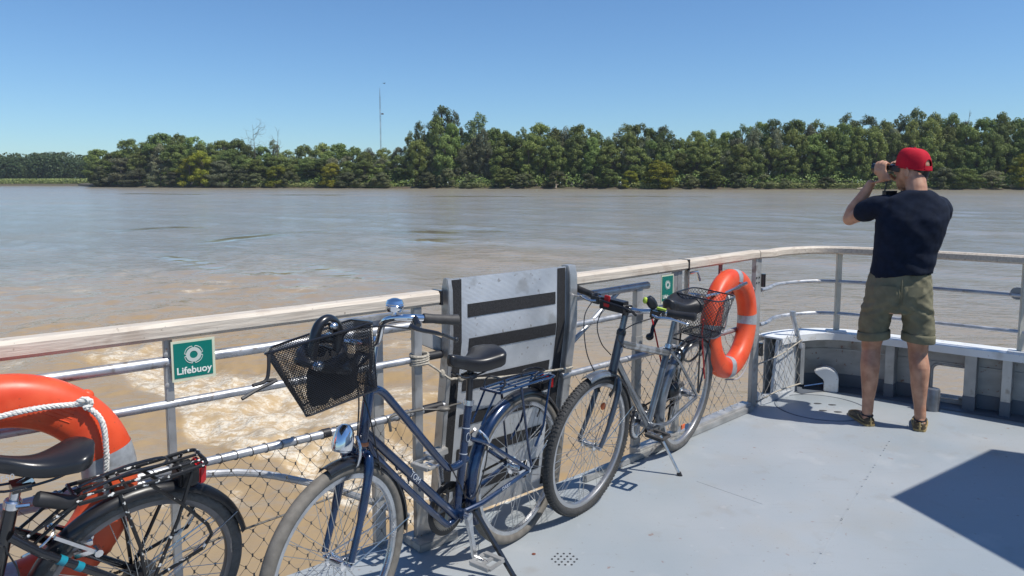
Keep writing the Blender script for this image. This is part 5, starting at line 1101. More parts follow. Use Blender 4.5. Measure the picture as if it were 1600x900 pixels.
# long wake ridges crossing the river
def ridge(pts, wd, h):
    global Z, SL
    P = np.array(catmull([V(*p, 0) for p in pts], 10))[:, :2]; best = np.full(GX.shape, 1e9); sgn = np.zeros(GX.shape); L = len(P)
    tt = np.zeros(GX.shape); dxA, dyA = np.zeros(GX.shape), np.zeros(GX.shape)
    for i in range(L):
        d2 = (GX - P[i, 0]) ** 2 + (GY - P[i, 1]) ** 2; m = d2 < best; best = np.where(m, d2, best); d = unit(P[min(i + 1, L - 1)] - P[max(0, i - 1)])
        sgn = np.where(m, (GX - P[i, 0]) * -d[1] + (GY - P[i, 1]) * d[0], sgn); tt = np.where(m, i / (L - 1), tt); dxA = np.where(m, d[0], dxA); dyA = np.where(m, d[1], dyA)
    wob = (fbm(GX * .25, GY * .25, 77, 3) - .5) * wd * 1.6
    rag = ss_(fbm(GX * .9 / wd * .5, GY * 1.6 / wd * .5, 31, 4, .6), .30, .52); pr_ = np.exp(-((sgn + wob) / wd) ** 2) * np.clip(np.sin(math.pi * tt), 0, 1) ** .5 * (best < (4 * wd) ** 2); SL = np.maximum(SL, pr_ * rag)
    tw = np.sign(-dyA * GX + dxA * GY); Z += -.032 * tw * np.clip(sgn + wob, -2.2 * wd, 2.2 * wd) * pr_
    Z += .12 * h * np.exp(-((sgn + wob) / wd) ** 2) * np.clip(np.sin(math.pi * tt), 0, 1) ** .6 * (best < (4 * wd) ** 2)
def wpx(x, y): d = 1150 * 2.6 / (y - 282); return ((x - 800) / 1150 * d, d)
for pts, wd, h in (([wpx(290, 392), wpx(360, 378), wpx(430, 366), wpx(540, 359)], 1.15, .17), ([wpx(170, 363), wpx(250, 357), wpx(330, 355)], 1.2, .13), ([wpx(630, 360), wpx(700, 362), wpx(800, 359)], 2.2, .10), ([wpx(640, 372), wpx(690, 376), wpx(740, 374)], 1.6, .05), ([wpx(350, 430), wpx(420, 425), wpx(480, 424)], .6, .05), ([wpx(420, 415), wpx(470, 450), wpx(520, 470)], .5, .05), ([wpx(470, 408), wpx(540, 430), wpx(620, 445)], .5, .05), ([wpx(240, 395), wpx(300, 408), wpx(380, 430)], .6, .05), ([wpx(210, 302), wpx(280, 303.6), wpx(330, 303.6)], 6, .5), ([wpx(430, 304), wpx(480, 305), wpx(520, 305.5)], 5, .3), ([wpx(680, 306), wpx(760, 307.5), wpx(820, 308)], 5, .42), ([wpx(900, 308), wpx(1000, 307), wpx(1120, 308)], 4, .22)): ridge(pts, wd, h)
Z += chop * patch * (1 - .92 * SL); near = ss_(rr, 2.4, 5)[:, None]; Z *= .3 + .7 * near
vtx = np.stack([GX, GY, np.full_like(GX, WATER_Z) + Z], -1).reshape(-1, 3)
idx = np.arange(NR * NT).reshape(NR, NT); a_, b_, c_, d_ = idx[:-1, :], np.roll(idx, -1, 1)[:-1, :], np.roll(idx, -1, 1)[1:, :], idx[1:, :]
quads = np.stack([a_, d_, c_, b_], -1).reshape(-1, 4)
wm = bpy.data.meshes.new('river_water'); wm.vertices.add(len(vtx)); wm.vertices.foreach_set('co', vtx.ravel()); wm.loops.add(quads.size); wm.loops.foreach_set('vertex_index', quads.ravel().astype(np.int32)); wm.polygons.add(len(quads)); wm.polygons.foreach_set('loop_start', np.arange(0, quads.size, 4, dtype=np.int32)); wm.update(calc_edges=True); wm.polygons.foreach_set('use_smooth', [True] * len(quads))
f1 = np.abs(fbm(GX * 1.5, GY * 1.5, 51, 5, .62) - .5); f2 = fbm(GX * .8 + 3, GY * .8, 55, 4)
foam = core * ss_(f2 + .6 * core, .58, .98) * (1.12 - 3.4 * f1) + core * .28 * np.exp(-((T_ + .7 * wb + .45) / .30) ** 2) * (1.1 - 3.0 * f1) + .6 * fan * ss_(f2, .57, .76) * np.clip(1 - 6.5 * f1, 0, 1)
at = wm.attributes.new('foam', 'FLOAT', 'POINT'); at.data.foreach_set('value', np.clip(foam, 0, 1.2).ravel().astype(np.float32))
at = wm.attributes.new('slick', 'FLOAT', 'POINT'); at.data.foreach_set('value', np.clip(SL * 1.3, 0, 1).ravel().astype(np.float32))
at = wm.attributes.new('silt', 'FLOAT', 'POINT'); at.data.foreach_set('value', np.clip(.30 * fan + .6 * core + .55 * (1 - ss_(rr, 9, 36))[:, None] + .8 * (fbm(GX * .12, GY * .12, 70, 3) - .5), 0, 1).ravel().astype(np.float32))
WM = bpy.data.materials.new('muddy_water'); WM.use_nodes = True
def water_nodes():
    n = WM.node_tree; b = n.nodes['Principled BSDF']; b.inputs['IOR'].default_value = 1.33; pass; b.inputs['Roughness'].default_value = .09
    tc = n.nodes.new('ShaderNodeTexCoord'); L = n.links.new
    A = n.nodes.new('ShaderNodeAttribute'); A.attribute_name = 'foam'; B = n.nodes.new('ShaderNodeAttribute'); B.attribute_name = 'silt'
    def noise(s, d=4, stretch=None, rot=rad(12)):
        z = n.nodes.new('ShaderNodeTexNoise'); z.inputs['Scale'].default_value = s; z.inputs['Detail'].default_value = d
        if stretch:
            m = n.nodes.new('ShaderNodeMapping'); m.inputs['Scale'].default_value = stretch; m.inputs['Rotation'].default_value = (0, 0, rot); L(tc.outputs['Object'], m.inputs[0]); L(m.outputs[0], z.inputs[0])
        else: L(tc.outputs['Object'], z.inputs[0])
        return z.outputs[0]
    def math_(op, x, y):
        m = n.nodes.new('ShaderNodeMath'); m.operation = op
        for i, v in enumerate((x, y)):
            if isinstance(v, (int, float)): m.inputs[i].default_value = v
            else: L(v, m.inputs[i])
        return m.outputs[0]
    def rng_(x, a, b, c=0, d=1):
        m = n.nodes.new('ShaderNodeMapRange'); L(x, m.inputs[0]); m.inputs[1].default_value = a; m.inputs[2].default_value = b; m.inputs[3].default_value = c; m.inputs[4].default_value = d; return m.outputs[0]
    def mix(f, c1, c2):
        m = n.nodes.new('ShaderNodeMix'); m.data_type = 'RGBA'; L(f, m.inputs[0])
        for i, v in ((6, c1), (7, c2)):
            if isinstance(v, tuple): m.inputs[i].default_value = (*v, 1)
            else: L(v, m.inputs[i])
        return m.outputs[2]
    base = mix(B.outputs['Fac'], (.282, .252, .198), (.365, .252, .128))
    base = mix(rng_(noise(.06, 5), .4, .65), base, mix(B.outputs['Fac'], (.305, .266, .203), (.40, .278, .145)))
    fo = math_('MULTIPLY', A.outputs['Fac'], math_('MULTIPLY', rng_(noise(5.5, 10, (1.0, 1.9, 1), rad(46)), .36, .68, .0, 1.7), rng_(noise(30, 6), .32, .62, .2, 1.4))); fo = rng_(fo, .14, 1.15)
    col = mix(fo, mix(rng_(A.outputs['Fac'], .0, .7, 0, .8), base, (.50, .37, .215)), (.68, .60, .47)); L(col, b.inputs['Base Color']); vl = n.nodes.new('ShaderNodeVectorMath'); vl.operation = 'LENGTH'; L(tc.outputs['Object'], vl.inputs[0]); rg_ = math_('MAXIMUM', rng_(fo, 0, 1, .09, .5), rng_(vl.outputs['Value'], 15, 150, .09, .22)); sk = n.nodes.new('ShaderNodeAttribute'); sk.attribute_name = 'slick'; L(rng_(B.outputs['Fac'], .05, .6, .5, .2), b.inputs['Specular IOR Level']); rg_ = math_('MULTIPLY', rg_, math_('SUBTRACT', 1.0, math_('MULTIPLY', sk.outputs['Fac'], .8))); L(rg_, b.inputs['Roughness'])
    h = math_('ADD', math_('MULTIPLY', noise(2.6, 3, (1, 1.9, 1)), 1.0), math_('MULTIPLY', noise(9, 3, (1, 1.6, 1)), .35)); h = math_('ADD', h, math_('MULTIPLY', noise(.7, 2, (1, 2.2, 1)), 1.5))
    calm = rng_(noise(.045, 3, (1, 2.4, 1)), .38, .62, .45, 1.15)
    bp = n.nodes.new('ShaderNodeBump'); bp.inputs['Distance'].default_value = .034; L(math_('MULTIPLY', calm, math_('SUBTRACT', 1.0, math_('MULTIPLY', sk.outputs['Fac'], .93))), bp.inputs['Strength']); L(h, bp.inputs['Height'])
    b2 = n.nodes.new('ShaderNodeBump'); b2.inputs['Distance'].default_value = .05; L(math_('MULTIPLY', fo, .9), b2.inputs['Strength']); L(noise(14, 6), b2.inputs['Height']); L(bp.outputs[0], b2.inputs['Normal']); L(b2.outputs[0], b.inputs['Normal'])
water_nodes()
struct(link('river_water', wm, WM, None, smooth=False)); 

# ================================================================ FAR BANK
SHP = [(-900, 288.6), (-100, 290), (148, 290.2), (150, 292.2), (300, 293.4), (450, 294), (600, 294.5), (800, 295.2), (1000, 296), (1300, 296.5), (1600, 297), (2000, 297.3), (2600, 297.5)]
def shore_d(px): return 1150 * 2.6 / (np.interp(px, [a for a, b in SHP], [b for a, b in SHP]) - 282)
def W(px, d): return (px - 800) / 1150 * d
pts = [q for q in list(range(-900, 2601, 25))]; MUD = mat('bank_mud', (.135, .095, .06), .9, var=.3, vs=.6, col2=(.085, .08, .04))
rows = []
for off, z in ((-1.0, WATER_Z - .4), (.5, WATER_Z + .15), (1.8, WATER_Z + .5), (5, WATER_Z + .9), (30, .2), (90, .6)):
    rows.append([V(W(p, shore_d(p) + off), shore_d(p) + off + (1.2 * (vnoise(np.array([p * .11]), np.array([3.]), 5)[0] - .5) if off < 3 else 0), z) for p in pts])
q = MB(); n = len(pts); q.add(np.concatenate([np.array(r) for r in rows]), [(i * n + k, i * n + k + 1, (i + 1) * n + k + 1, (i + 1) * n + k) for i in range(len(rows) - 1) for k in range(n - 1)]); struct(q.build('river_bank', MUD))

LEAVES = {}
def leafm(name, c, c2, tr=.25):
    m = bpy.data.materials.new(name); m.use_nodes = True; n = m.node_tree; L = n.links.new; b = n.nodes['Principled BSDF']; b.inputs['Roughness'].default_value = .55; b.inputs['Specular IOR Level'].default_value = .25
    oi = n.nodes.new('ShaderNodeObjectInfo'); tc = n.nodes.new('ShaderNodeTexCoord'); nz = n.nodes.new('ShaderNodeTexNoise'); nz.inputs['Scale'].default_value = .55; nz.inputs['Detail'].default_value = 5; L(tc.outputs['Object'], nz.inputs[0])
    mr = n.nodes.new('ShaderNodeMapRange'); mr.inputs[1].default_value = .35; mr.inputs[2].default_value = .65; L(nz.outputs[0], mr.inputs[0])
    mx = n.nodes.new('ShaderNodeMix'); mx.data_type = 'RGBA'; mx.inputs[6].default_value = (*c, 1); mx.inputs[7].default_value = (*c2, 1); L(mr.outputs[0], mx.inputs[0])
    hs = n.nodes.new('ShaderNodeHueSaturation'); m1 = n.nodes.new('ShaderNodeMapRange'); m1.inputs[3].default_value = .62; m1.inputs[4].default_value = 1.5; L(oi.outputs['Random'], m1.inputs[0]); L(m1.outputs[0], hs.inputs['Value']); L(mx.outputs[2], hs.inputs['Color'])
    m2 = n.nodes.new('ShaderNodeMapRange'); m2.inputs[3].default_value = .475; m2.inputs[4].default_value = .51; mw = n.nodes.new('ShaderNodeMath'); mw.operation = 'FRACT'; mm = n.nodes.new('ShaderNodeMath'); mm.operation = 'MULTIPLY'; mm.inputs[1].default_value = 7.3; L(oi.outputs['Random'], mm.inputs[0]); L(mm.outputs[0], mw.inputs[0]); L(mw.outputs[0], m2.inputs[0]); L(m2.outputs[0], hs.inputs['Hue'])
    L(hs.outputs[0], b.inputs['Base Color']); t = n.nodes.new('ShaderNodeBsdfTranslucent'); L(hs.outputs[0], t.inputs[0]); ms = n.nodes.new('ShaderNodeMixShader'); ms.inputs[0].default_value = tr; L(b.outputs[0], ms.inputs[1]); L(t.outputs[0], ms.inputs[2]); L(ms.outputs[0], n.nodes['Material Output'].inputs[0])
    return m
LM = dict(dark=leafm('dark_leaves', (.125, .178, .042), (.21, .27, .072)), mid=leafm('mid_leaves', (.140, .185, .046), (.22, .27, .08)), poplar=leafm('poplar_leaves', (.110, .150, .056), (.18, .222, .09)), willow=leafm('willow_leaves', (.15, .165, .088), (.22, .23, .135)), yellow=leafm('yellow_leaves', (.19, .21, .02), (.32, .32, .035)), shrub=leafm('shrub_leaves', (.115, .14, .055), (.19, .205, .10)), reed=leafm('reed_leaves', (.15, .19, .055), (.23, .26, .09)), far=leafm('far_leaves', (.046, .074, .026), (.07, .098, .04)))
BARK = mat('bark', (.11, .092, .075), .9, var=.35, vs=3, bump=.3, bs=8); DEADW = mat('dead_wood', (.16, .14, .12), .9, var=.3, vs=3)
def leaves(P, Nn, size, rg):
    n = len(P); t = rg.normal(size=(n, 3)); Nn = Nn + rg.normal(0, .55, (n, 3)); Nn /= np.linalg.norm(Nn, axis=1)[:, None]; t -= Nn * (t * Nn).sum(1)[:, None]; t /= np.linalg.norm(t, axis=1)[:, None]; u = np.cross(Nn, t); s = size * rg.uniform(.6, 1.35, n)[:, None]
    q = np.stack([P - t * s * .55, P + u * s * .34 + Nn * s * .08, P + t * s * .55, P - u * s * .34 + Nn * s * .08], 1).reshape(-1, 3); return q
def leaf_mesh(name, q, m):
    me = bpy.data.meshes.new(name); n = len(q); me.vertices.add(n); me.vertices.foreach_set('co', q.ravel()); me.loops.add(n); me.loops.foreach_set('vertex_index', np.arange(n, dtype=np.int32)); me.polygons.add(n // 4); me.polygons.foreach_set('loop_start', np.arange(0, n, 4, dtype=np.int32)); me.update(calc_edges=True); me.materials.append(m); return me
PROTO = {}
def crown(kind, seed):
    """tree normalised to 20 m height; returns (crown mesh, trunk mesh)"""
    rg = np.random.default_rng(seed); B = []; tr = MB(); H = 20.
    sh = dict(dark=(5.4, .10, .98, 64, 1.75), mid=(5.2, .08, .98, 64, 1.65), poplar=(4.1, .16, .99, 66, 1.25), willow=(5.6, .04, .97, 60, 1.6), yellow=(5.6, .05, .97, 44, 1.7), shrub=(8.5, .0, .95, 44, 2.3))[kind]
    wd, z0, z1, nb, br = sh
    lim = []
    for k in range(nb):
        u = rg.random() ** .8; z = H * (z0 + (z1 - z0) * u) - br * .5 * u
        prof_ = dict(dark=max(.12, 1 - ((u - .48) / .58) ** 2) ** .5, mid=max(.12, 1 - ((u - .45) / .60) ** 2) ** .5, poplar=(.35 + .75 * math.sin(math.pi * min(1, .12 + u * .85)) ** .8) * (.7 + .5 * rg.random()), willow=(1 - u) ** .4 * .9 + .12, yellow=(1 - u ** 2) ** .5 + .06, shrub=(1 - u ** 2) ** .5 + .06)[kind]
        a = rg.random() * 6.28; rad_ = wd * prof_ * (.30 + .62 * rg.random() ** .5); c = V(rad_ * math.cos(a), rad_ * math.sin(a), z); B.append((c, br * rg.uniform(.55, 1.15) * (1 - .35 * u)))
        if k % 3 == 0 and kind != 'shrub': lim.append(c)
    B.append((V(rg.normal(0, .3), rg.normal(0, .3), H * z1 - br * .55), br * .72)); B.append((V(rg.normal(0, 1.2), rg.normal(0, 1.2), H * z1 - br * 1.1), br * .8))
    Q = []; ls = dict(dark=.46, mid=.43, poplar=.40, willow=.36, yellow=.44, shrub=.64)[kind]
    for c, r in B:
        n = int(380 * (r / 1.6) ** 2 * (1.0 if kind != 'poplar' else .95)); d = rg.normal(size=(n, 3)); d /= np.linalg.norm(d, axis=1)[:, None]; rr_ = r * rg.uniform(.55, 1.12, n)[:, None] ** .8; lump = 1 + .22 * np.sin(d[:, :1] * 7 + seed) * np.sin(d[:, 2:] * 6 + c[0])
        P = c + d * rr_ * lump * V(1.08, 1.08, .98); Q.append(leaves(P, d + V(0, 0, .35), ls, rg))
    n = 130; d = rg.normal(size=(n, 3)); d /= np.linalg.norm(d, axis=1)[:, None]; bc = [B[i][0] + d[k] * B[i][1] * rg.uniform(1.1, 1.5) for k, i in enumerate(rg.integers(0, len(B), n))]; Q.append(leaves(np.array(bc), d, ls * 1.0, rg))
    q = np.concatenate(Q); q[:, 2] = np.clip(q[:, 2], -.5, None)
    top = catmull([V(0, 0, -1), V(rg.normal(0, .25), 0, 5), V(rg.normal(0, .5), rg.normal(0, .4), 11), V(rg.normal(0, .5), rg.normal(0, .4), 17)], 5); tr.tube(top, np.linspace(.36, .07, len(top)), 8)
    for c in lim: p = top[int(np.clip((c[2] - 2.5) / 18 * len(top), 1, len(top) - 2))]; tr.tube([p, (p + c) / 2 + V(0, 0, .5), c], [.13, .09, .04], 5)
    cm = leaf_mesh(kind + '_crown', q, LM[kind]); vv = np.concatenate(tr.v); tm = bpy.data.meshes.new('trunk'); tm.from_pydata(vv.tolist(), [], tr.f); tm.materials.append(BARK); return cm, tm
for k, nn in (('dark', 4), ('mid', 3), ('poplar', 3), ('willow', 3), ('yellow', 2), ('shrub', 4)):
    PROTO[k] = [crown(k, 100 + 17 * i + len(k) * 7) for i in range(nn)]
ROOTS = []
def tree(kind, px, top, hw, off, i, name=None):
    d = shore_d(px) + off; zb = WATER_Z + (.5 if off < 4 else .9); zt = 1.57 + (282 - top) * d / 1150; h = max(1.2, zt - zb); cm, tm = PROTO[kind][i % len(PROTO[kind])]
    base_w = dict(dark=6.4, mid=6.2, poplar=4.8, willow=6.6, yellow=7.0, shrub=10.5)[kind]; sx = (1.30 if kind not in ('shrub', 'poplar') else 1.2) * hw * d / 1150 / base_w; sz = h / 20.
    o = bpy.data.objects.new(name or dict(dark='broadleaf_tree', mid='broadleaf_tree', poplar='poplar_tree', willow='willow_tree', yellow='yellow_green_tree', shrub='riverside_shrub')[kind], None); C.objects.link(o); o.location = (W(px, d), d, zb); o.rotation_euler = (0, 0, (i * 2.399 + px) % 6.28); o.scale = (sx, sx, sz)
    for nm, me in (('crown', cm), ('trunk', tm)):
        if nm == 'trunk' and kind == 'shrub': continue
        c = bpy.data.objects.new(nm, me); C.objects.link(c); c.parent = o
    ROOTS.append((o, kind, px, top, off)); return o
R5 = np.random.default_rng(21)
# back row: outline of the wood from the photograph (px, top, half width, kind)
back = [(160, 233, 18, 'dark'), (183, 238, 16, 'dark'), (211, 217, 21, 'dark'), (236, 222, 16, 'mid'), (258, 208, 21, 'dark'), (284, 209, 18, 'mid'), (309, 213, 17, 'dark'), (334, 223, 17, 'mid'), (352, 219, 18, 'dark'), (374, 217, 17, 'dark'), (392, 226, 16, 'mid'), (412, 228, 15, 'dark'), (430, 219, 9, 'poplar'), (452, 234, 15, 'mid'), (478, 226, 17, 'mid'), (506, 223, 18, 'mid'), (532, 224, 17, 'dark'), (556, 229, 16, 'mid'), (578, 230, 15, 'willow'), (602, 231, 16, 'mid'), (624, 229, 15, 'willow'),
        (645, 206, 13, 'poplar'), (657, 190, 10, 'poplar'), (692, 167, 19, 'poplar'), (712, 174, 12, 'poplar'), (672, 212, 18, 'dark'), (728, 206, 17, 'dark'), (748, 177, 18, 'poplar'), (772, 200, 17, 'dark'), (792, 205, 16, 'dark'), (815, 200, 14, 'poplar'), (842, 192, 21, 'dark'), (866, 200, 18, 'mid'), (884, 197, 16, 'willow'), (906, 194, 20, 'dark'), (930, 205, 16, 'mid'), (948, 213, 13, 'willow'), (976, 194, 18, 'poplar'), (998, 193, 19, 'dark'), (1014, 200, 15, 'dark'), (1035, 197, 15, 'poplar'), (1060, 216, 16, 'mid'), (1084, 204, 18, 'dark'), (1110, 203, 16, 'mid'), (1132, 206, 15, 'dark'), (1158, 195, 17, 'poplar'), (1182, 190, 18, 'dark'), (1204, 187, 16, 'poplar'), (1238, 187, 20, 'dark'), (1270, 187, 15, 'mid'), (1292, 196, 16, 'dark'), (1316, 178, 18, 'poplar'), (1348, 181, 18, 'poplar'), (1374, 188, 17, 'mid'), (1398, 180, 15, 'poplar'), (1424, 170, 19, 'poplar'), (1450, 177, 17, 'mid'), (1478, 177, 19, 'mid'), (1502, 190, 17, 'dark'), (1530, 184, 19, 'dark'), (1556, 176, 18, 'mid'), (1580, 185, 18, 'dark'), (1608, 183, 20, 'mid'), (1650, 186, 22, 'dark'), (1690, 182, 22, 'mid'), (1735, 188, 24, 'dark')]
for i, (p, t, h, k) in enumerate(back): tree(k, p, t, h * 1.12, 14 + 5 * R5.random(), i)
mids = []
p = 158
i = 0
while p < 1700:
    bt = np.interp(p, [b[0] for b in back if b[3] != 'poplar' or True], [b[1] for b in back]); t = bt + (292 - bt) * R5.uniform(.20, .42); k = ['mid', 'dark', 'willow', 'dark', 'mid', 'dark'][int(R5.integers(0, 6))]
    if 430 < p < 640: k = ['willow', 'mid', 'mid', 'dark'][i % 4]
    tree(k, p, t, R5.uniform(15, 21), 7.5 + 3 * R5.random(), i + 3); p += R5.uniform(19, 28); i += 1
p = 166
while p < 1720:
    bt = np.interp(p, [b[0] for b in back], [b[1] for b in back]); t = bt + R5.uniform(5, 22); tree(['mid', 'dark', 'dark', 'mid', 'willow'][int(R5.integers(0, 5))] if not 430 < p < 640 else ['willow', 'mid'][i % 2], p, t, R5.uniform(14, 20), 10.6 + 1.2 * R5.random(), i); p += R5.uniform(24, 34); i += 1
front = [(166, 258, 17, 'shrub'), (195, 246, 22, 'willow'), (222, 262, 20, 'willow'), (255, 256, 18, 'willow'), (276, 268, 12, 'willow'), (300, 243, 17, 'yellow'), (318, 235, 20, 'yellow'), (349, 250, 20, 'willow'), (381, 262, 18, 'shrub'), (402, 270, 15, 'shrub'), (436, 258, 16, 'yellow'), (455, 266, 14, 'shrub'), (520, 254, 17, 'yellow'), (545, 268, 18, 'shrub'), (570, 273, 16, 'shrub'), (598, 268, 17, 'shrub'), (668, 268, 18, 'shrub'), (700, 262, 15, 'shrub'), (736, 272, 14, 'shrub'), (790, 262, 15, 'mid'), (820, 270, 16, 'shrub'), (870, 266, 18, 'shrub'), (918, 270, 14, 'shrub'), (950, 263, 13, 'mid'), (983, 266, 12, 'yellow'), (1028, 250, 20, 'yellow'), (1040, 256, 16, 'yellow'), (1075, 272, 15, 'shrub'), (1110, 264, 16, 'mid'), (1150, 268, 16, 'shrub'), (1190, 272, 17, 'shrub'), (1222, 278, 14, 'shrub'), (1252, 281, 13, 'shrub'), (1290, 276, 15, 'shrub'), (1322, 281, 13, 'shrub'), (1380, 268, 17, 'shrub'), (1470, 260, 20, 'shrub'), (1502, 262, 20, 'mid'), (1547, 266, 20, 'willow'), (1592, 240, 18, 'yellow'), (1640, 262, 20, 'shrub'), (1685, 266, 20, 'shrub')]
for i, (p, t, h, k) in enumerate(front): tree(k, p, t, h * 1.15, 2.6 + 1.6 * R5.random(), i + 1, 'yellow_green_shrub' if k == 'yellow' else ('grey_willow_bush' if k == 'willow' else 'riverside_shrub'))
# bare dead trees above the wood
def dead(px, top, seed, label, hw=10):
    d = shore_d(px) + 13; zt = 1.57 + (282 - top) * d / 1150; rg = np.random.default_rng(seed); m = MB(); b = V(W(px, d), d, 0)
    t = thing('bare_tree', label, 'tree', tuple(b)); hs = hw * d / 1150
    st = catmull([b, b + V(rg.normal(0, .3), 0, zt * .55), b + V(rg.normal(0, .6), 0, zt)], 5); m.tube(st, np.linspace(.2, .03, len(st)), 6); m.build('trunk', DEADW, t, True); m = MB()
    def grow(p, v, r, lv):
        pts = [p]
        for k in range(3): v = unit(v + rg.normal(0, .22, 3) + V(0, 0, .12)); pts.append(pts[-1] + v * hs * (.30 if lv == 0 else .2))
        m.tube(pts, [r * .6, r * .5, r * .4, r * .25], 4)
        if lv < 2:
            for k in range(3): grow(pts[1 + k % 3], unit(v + rg.normal(0, .8, 3)), r * .6, lv + 1)
    for k in range(9): grow(st[int(len(st) * (.45 + .05 * k))], unit(V(rg.normal(0, 1), rg.normal(0, .4), .6)), .10, 0)
    m.build('branches', DEADW, t, True)
dead(403, 196, 5, 'bare dead tree with spreading twigs rising left of the radio mast', 15); dead(438, 210, 9, 'smaller bare dead tree close to the right of the bigger dead one', 10); dead(1502, 174, 12, 'thin bare snag above the wood to the right of the red cap', 5); dead(668, 196, 15, 'bare grey branches between the tall poplars', 8); dead(960, 203, 17, 'bare twigs above the wood left of the right lifebuoy', 6)
# undergrowth along the water's edge: nobody could count it
rg = np.random.default_rng(77); N = 26000; P = rg.uniform(150, 1900, N); o_ = rg.uniform(2.0, 9.5, N); dd = shore_d(P) + o_; hh = (.6 + 2.3 * vnoise(P * .06, o_ * .3, 8) + .5 * o_ * .7) * rg.random(N) ** .8; zz = WATER_Z + .3 + hh
pos = np.stack([W(P, dd), dd, zz], 1); q = leaves(pos, np.tile(V(0, -.4, .6), (N, 1)), .62, rg); o = link('undergrowth', leaf_mesh('undergrowth', q, LM['dark']), None, smooth=False); tag(o, 'dark green undergrowth along the foot of the wood at the waterline', 'undergrowth', kind='stuff')
rg = np.random.default_rng(78); N = 9000; cl = rg.choice([570, 590, 470, 385, 740, 1010, 1210, 1250, 1310, 1340, 1390, 1500], N); P = cl + rg.normal(0, 16, N); o_ = rg.uniform(.8, 2.6, N); dd = shore_d(P) + o_; zz = WATER_Z + .35 + 1.5 * rg.random(N) ** 1.2
q = leaves(np.stack([W(P, dd), dd, zz], 1), np.tile(V(0, -.6, .4), (N, 1)), .42, rg); tag(link('bank_grass', leaf_mesh('bank_grass', q, LM['reed']), None, smooth=False), 'pale green grass tufts at the edge of the muddy bank', 'grass', kind='stuff')
# reed bed and distant wood at the far left
rg = np.random.default_rng(79); N = 26000; P = rg.uniform(-420, 152, N); o_ = rg.uniform(.5, 16, N); dd = 1150 * 2.6 / 8 + o_; zz = WATER_Z + .3 + 3.1 * rg.random(N) ** .6
q = leaves(np.stack([W(P, dd), dd, zz], 1), np.tile(V(0, -.7, .5), (N, 1)), .8, rg); tag(link('reed_bed', leaf_mesh('reed_bed', q, LM['reed']), None, smooth=False), 'pale green reed bed along the water at the far left', 'reeds', kind='stuff')
q = []
for k in range(330):
    px = rg.uniform(-420, 165); d = rg.uniform(396, 425); tp = np.interp(px, [-420, 0, 30, 60, 100, 125, 150, 170], [246, 247, 249, 246, 245, 247, 252, 256]) + rg.normal(0, 2.0); zt = 1.57 + (282 - tp) * d / 1150; w_ = rg.uniform(2.2, 3.8); n = 330; dr = rg.normal(size=(n, 3)); dr /= np.linalg.norm(dr, axis=1)[:, None]
    q.append(leaves(V(W(px, d), d, zt * .5) + dr * rg.uniform(.75, 1.05, n)[:, None] * V(w_, w_, zt * .53), dr, .95, rg))
tag(link('distant_wood', leaf_mesh('distant_wood', np.concatenate(q), LM['far']), None, smooth=False), 'far dark green wood behind the reed bed at the left', 'wood', kind='stuff')
q = []
for k in range(220):
    px = rg.uniform(-420, 150); d = rg.uniform(428, 440); tp = np.interp(px, [-420, 0, 20, 60, 100, 130, 160], [243, 243, 241, 242, 240, 243, 247]) + rg.normal(0, 1.2); zt = 1.57 + (282 - tp) * d / 1150; n = 130; dr = rg.normal(size=(n, 3)); dr /= np.linalg.norm(dr, axis=1)[:, None]
    q.append(leaves(V(W(px, d), d, zt * .6) + dr * V(4.5, 4, zt * .42), dr, 1.3, rg))
tag(link('ridge_wood', leaf_mesh('ridge_wood', np.concatenate(q), LM['far']), None, smooth=False), 'wooded low ridge on the skyline at the far left', 'wood', kind='stuff')
# driftwood on the bank
for px, yy, l_, lab in ((1352, 291, 5.5, 'pale fallen trunk lying on the bank left of the man\'s raised arm'), (868, 290, 2.2, 'pale broken stump standing at the water in the middle of the bank')):
    d = shore_d(px) + .8; b = V(W(px, d), d, WATER_Z + .3); m = MB()
    if px > 1000: m.tube(catmull([b + V(-l_ / 2, 0, 0), b + V(0, .3, .35), b + V(l_ / 2, .6, 1.2)], 5), np.linspace(.2, .3, 11), 8); m.tube([b + V(.5, .3, .5), b + V(1.2, .2, 1.5)], [.12, .05], 5)
    else: m.tube(catmull([b, b + V(.1, 0, 1.0), b + V(-.1, 0, l_)], 5), np.linspace(.3, .12, 11), 8); m.tube([b + V(.1, 0, .8), b + V(.9, 0, 1.2)], [.15, .08], 5)
    tag(m.build('driftwood', mat('bleached_wood', (.42, .34, .25), .9, var=.3, vs=3)), lab, 'driftwood')
# radio mast
md = 300.; mx = W(597, md); mtop = 1.57 + 140 * md / 1150; ms = thing('radio_mast', 'thin grey lattice radio mast rising behind the wood', 'mast', (mx, md, 0)); MST = mat('mast_steel', (.20, .19, .20), .6, .3); MR = mat('mast_pale', (.34, .33, .34), .6)
SEG = 14; hs = mtop - 3; 
for s_i in range(SEG):
    z0, z1 = hs * s_i / SEG, hs * (s_i + 1) / SEG; m = MB()
    for k in range(3):
        a, a2 = 2.1 * k + .4, 2.1 * (k + 1) + .4; r_ = .26; p0, p1 = V(mx + r_ * math.cos(a), md + r_ * math.sin(a), 0), V(mx + r_ * math.cos(a2), md + r_ * math.sin(a2), 0)
        m.tube([p0 + UP * z0, p0 + UP * z1], .04, 5)
        for j in range(3): m.tube([(p0 if j % 2 else p1) + UP * (z0 + (z1 - z0) * j / 3), (p1 if j % 2 else p0) + UP * (z0 + (z1 - z0) * (j + 1) / 3)], .022, 4)
    m.build('lattice_section', MST if s_i % 2 == 0 or s_i == 13 else MR, ms, True)
m = MB(); m.tube([(mx, md, hs), (mx, md, mtop + .4)], [.12, .05], 6); m.build('antenna', MST, ms, True); m = MB(); m.box((mx + .9, md, mtop * .74), (.9, .3, .6)); m.tube([(mx, md, mtop * .74), (mx + .8, md, mtop * .74)], .06, 5); m.build('dish_antenna', MST, ms, True)
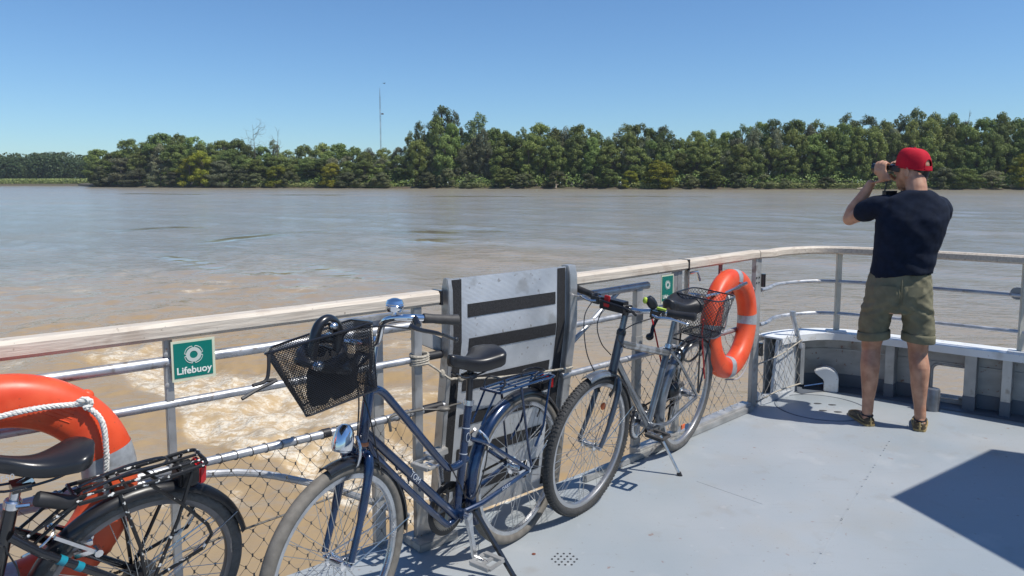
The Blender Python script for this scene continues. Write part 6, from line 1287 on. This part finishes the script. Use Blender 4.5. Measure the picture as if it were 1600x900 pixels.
# bird
bd = 200.; bc = V(W(604, bd), bd, 1.57 + 148 * bd / 1150); m = MB(); m.loft([[bc + V(x, r_ * math.cos(a), r_ * math.sin(a) * .8) for a in np.linspace(0, 6.283, 8, endpoint=False)] for x, r_ in ((-.3, .02), (-.15, .09), (.1, .10), (.25, .05), (.33, .02))])
for s in (-1, 1): m.loft([[bc + V(x0, s * y, z), bc + V(x0 - c_, s * y, z), bc + V(x0 - c_, s * y, z - .015), bc + V(x0, s * y, z - .015)] for x0, c_, y, z in ((.12, .22, .05, .03), (.16, .2, .35, .18), (.02, .1, .75, .12))])
m.xf(lambda p: bc + Matrix.Rotation(.8, 3, 'Z') @ Vector(p - bc)); tag(m.build('bird', mat('bird_plumage', (.03, .03, .03), .8)), 'tiny dark bird flying just above the radio mast', 'bird')

# ---------------------------------------------------------------- labels for the trees
ORD = ['first', 'second', 'third', 'fourth', 'fifth', 'sixth', 'seventh', 'eighth', 'ninth', 'tenth', 'eleventh', 'twelfth', 'thirteenth', 'fourteenth', 'fifteenth', 'sixteenth', 'seventeenth', 'eighteenth', 'nineteenth', 'twentieth'] + ['twenty-' + a for a in ('first', 'second', 'third', 'fourth', 'fifth', 'sixth', 'seventh', 'eighth', 'ninth')]
LMK = [(597, 'right of the radio mast'), (805, 'right of the tall poplars'), (1170, 'right of the lifebuoy post'), (1430, 'right of the red cap')]
LOOK = dict(dark='dark green rounded tree', mid='mid green bushy tree', poplar='tall airy poplar', willow='pale grey green willow', yellow='bright yellow green bush', shrub='low olive green shrub')
cnt = {}
for o, kind, px, top, off in sorted(ROOTS, key=lambda r: r[2]):
    row = 'in the back row' if off >= 12 else ('in the middle row' if off > 6 else 'at the waterline')
    base = next((b for b in reversed(LMK) if px > b[0]), (0, 'from the left end of the wood')); look = LOOK[kind] if off > 6 or kind != 'mid' else 'mid green waterside bush'; key = (look, row, base[1]); k = cnt.get(key, 0); cnt[key] = k + 1
    tag(o, f'{look} {row}, {ORD[k]} {base[1]}', 'tree' if off > 6 else 'bush', ('trees of the wood on the far bank' if off > 6 else 'bushes along the foot of the far wood'))

# ---------------------------------------------------------------- air
hz = MB(); hz.box((0, 180, 27), (1500, 560, 60)); ho = hz.build('haze', None, smooth=False); HM = bpy.data.materials.new('haze'); HM.use_nodes = True; n = HM.node_tree; n.nodes.remove(n.nodes['Principled BSDF']); pv = n.nodes.new('ShaderNodeVolumePrincipled'); pv.inputs['Color'].default_value = (.80, .88, 1, 1); pv.inputs['Density'].default_value = .00014; pv.inputs['Anisotropy'].default_value = .0; n.links.new(pv.outputs[0], n.nodes['Material Output'].inputs['Volume']); ho.data.materials.append(HM); tag(ho, 'thin pale summer haze over the whole river', 'haze', kind='stuff')
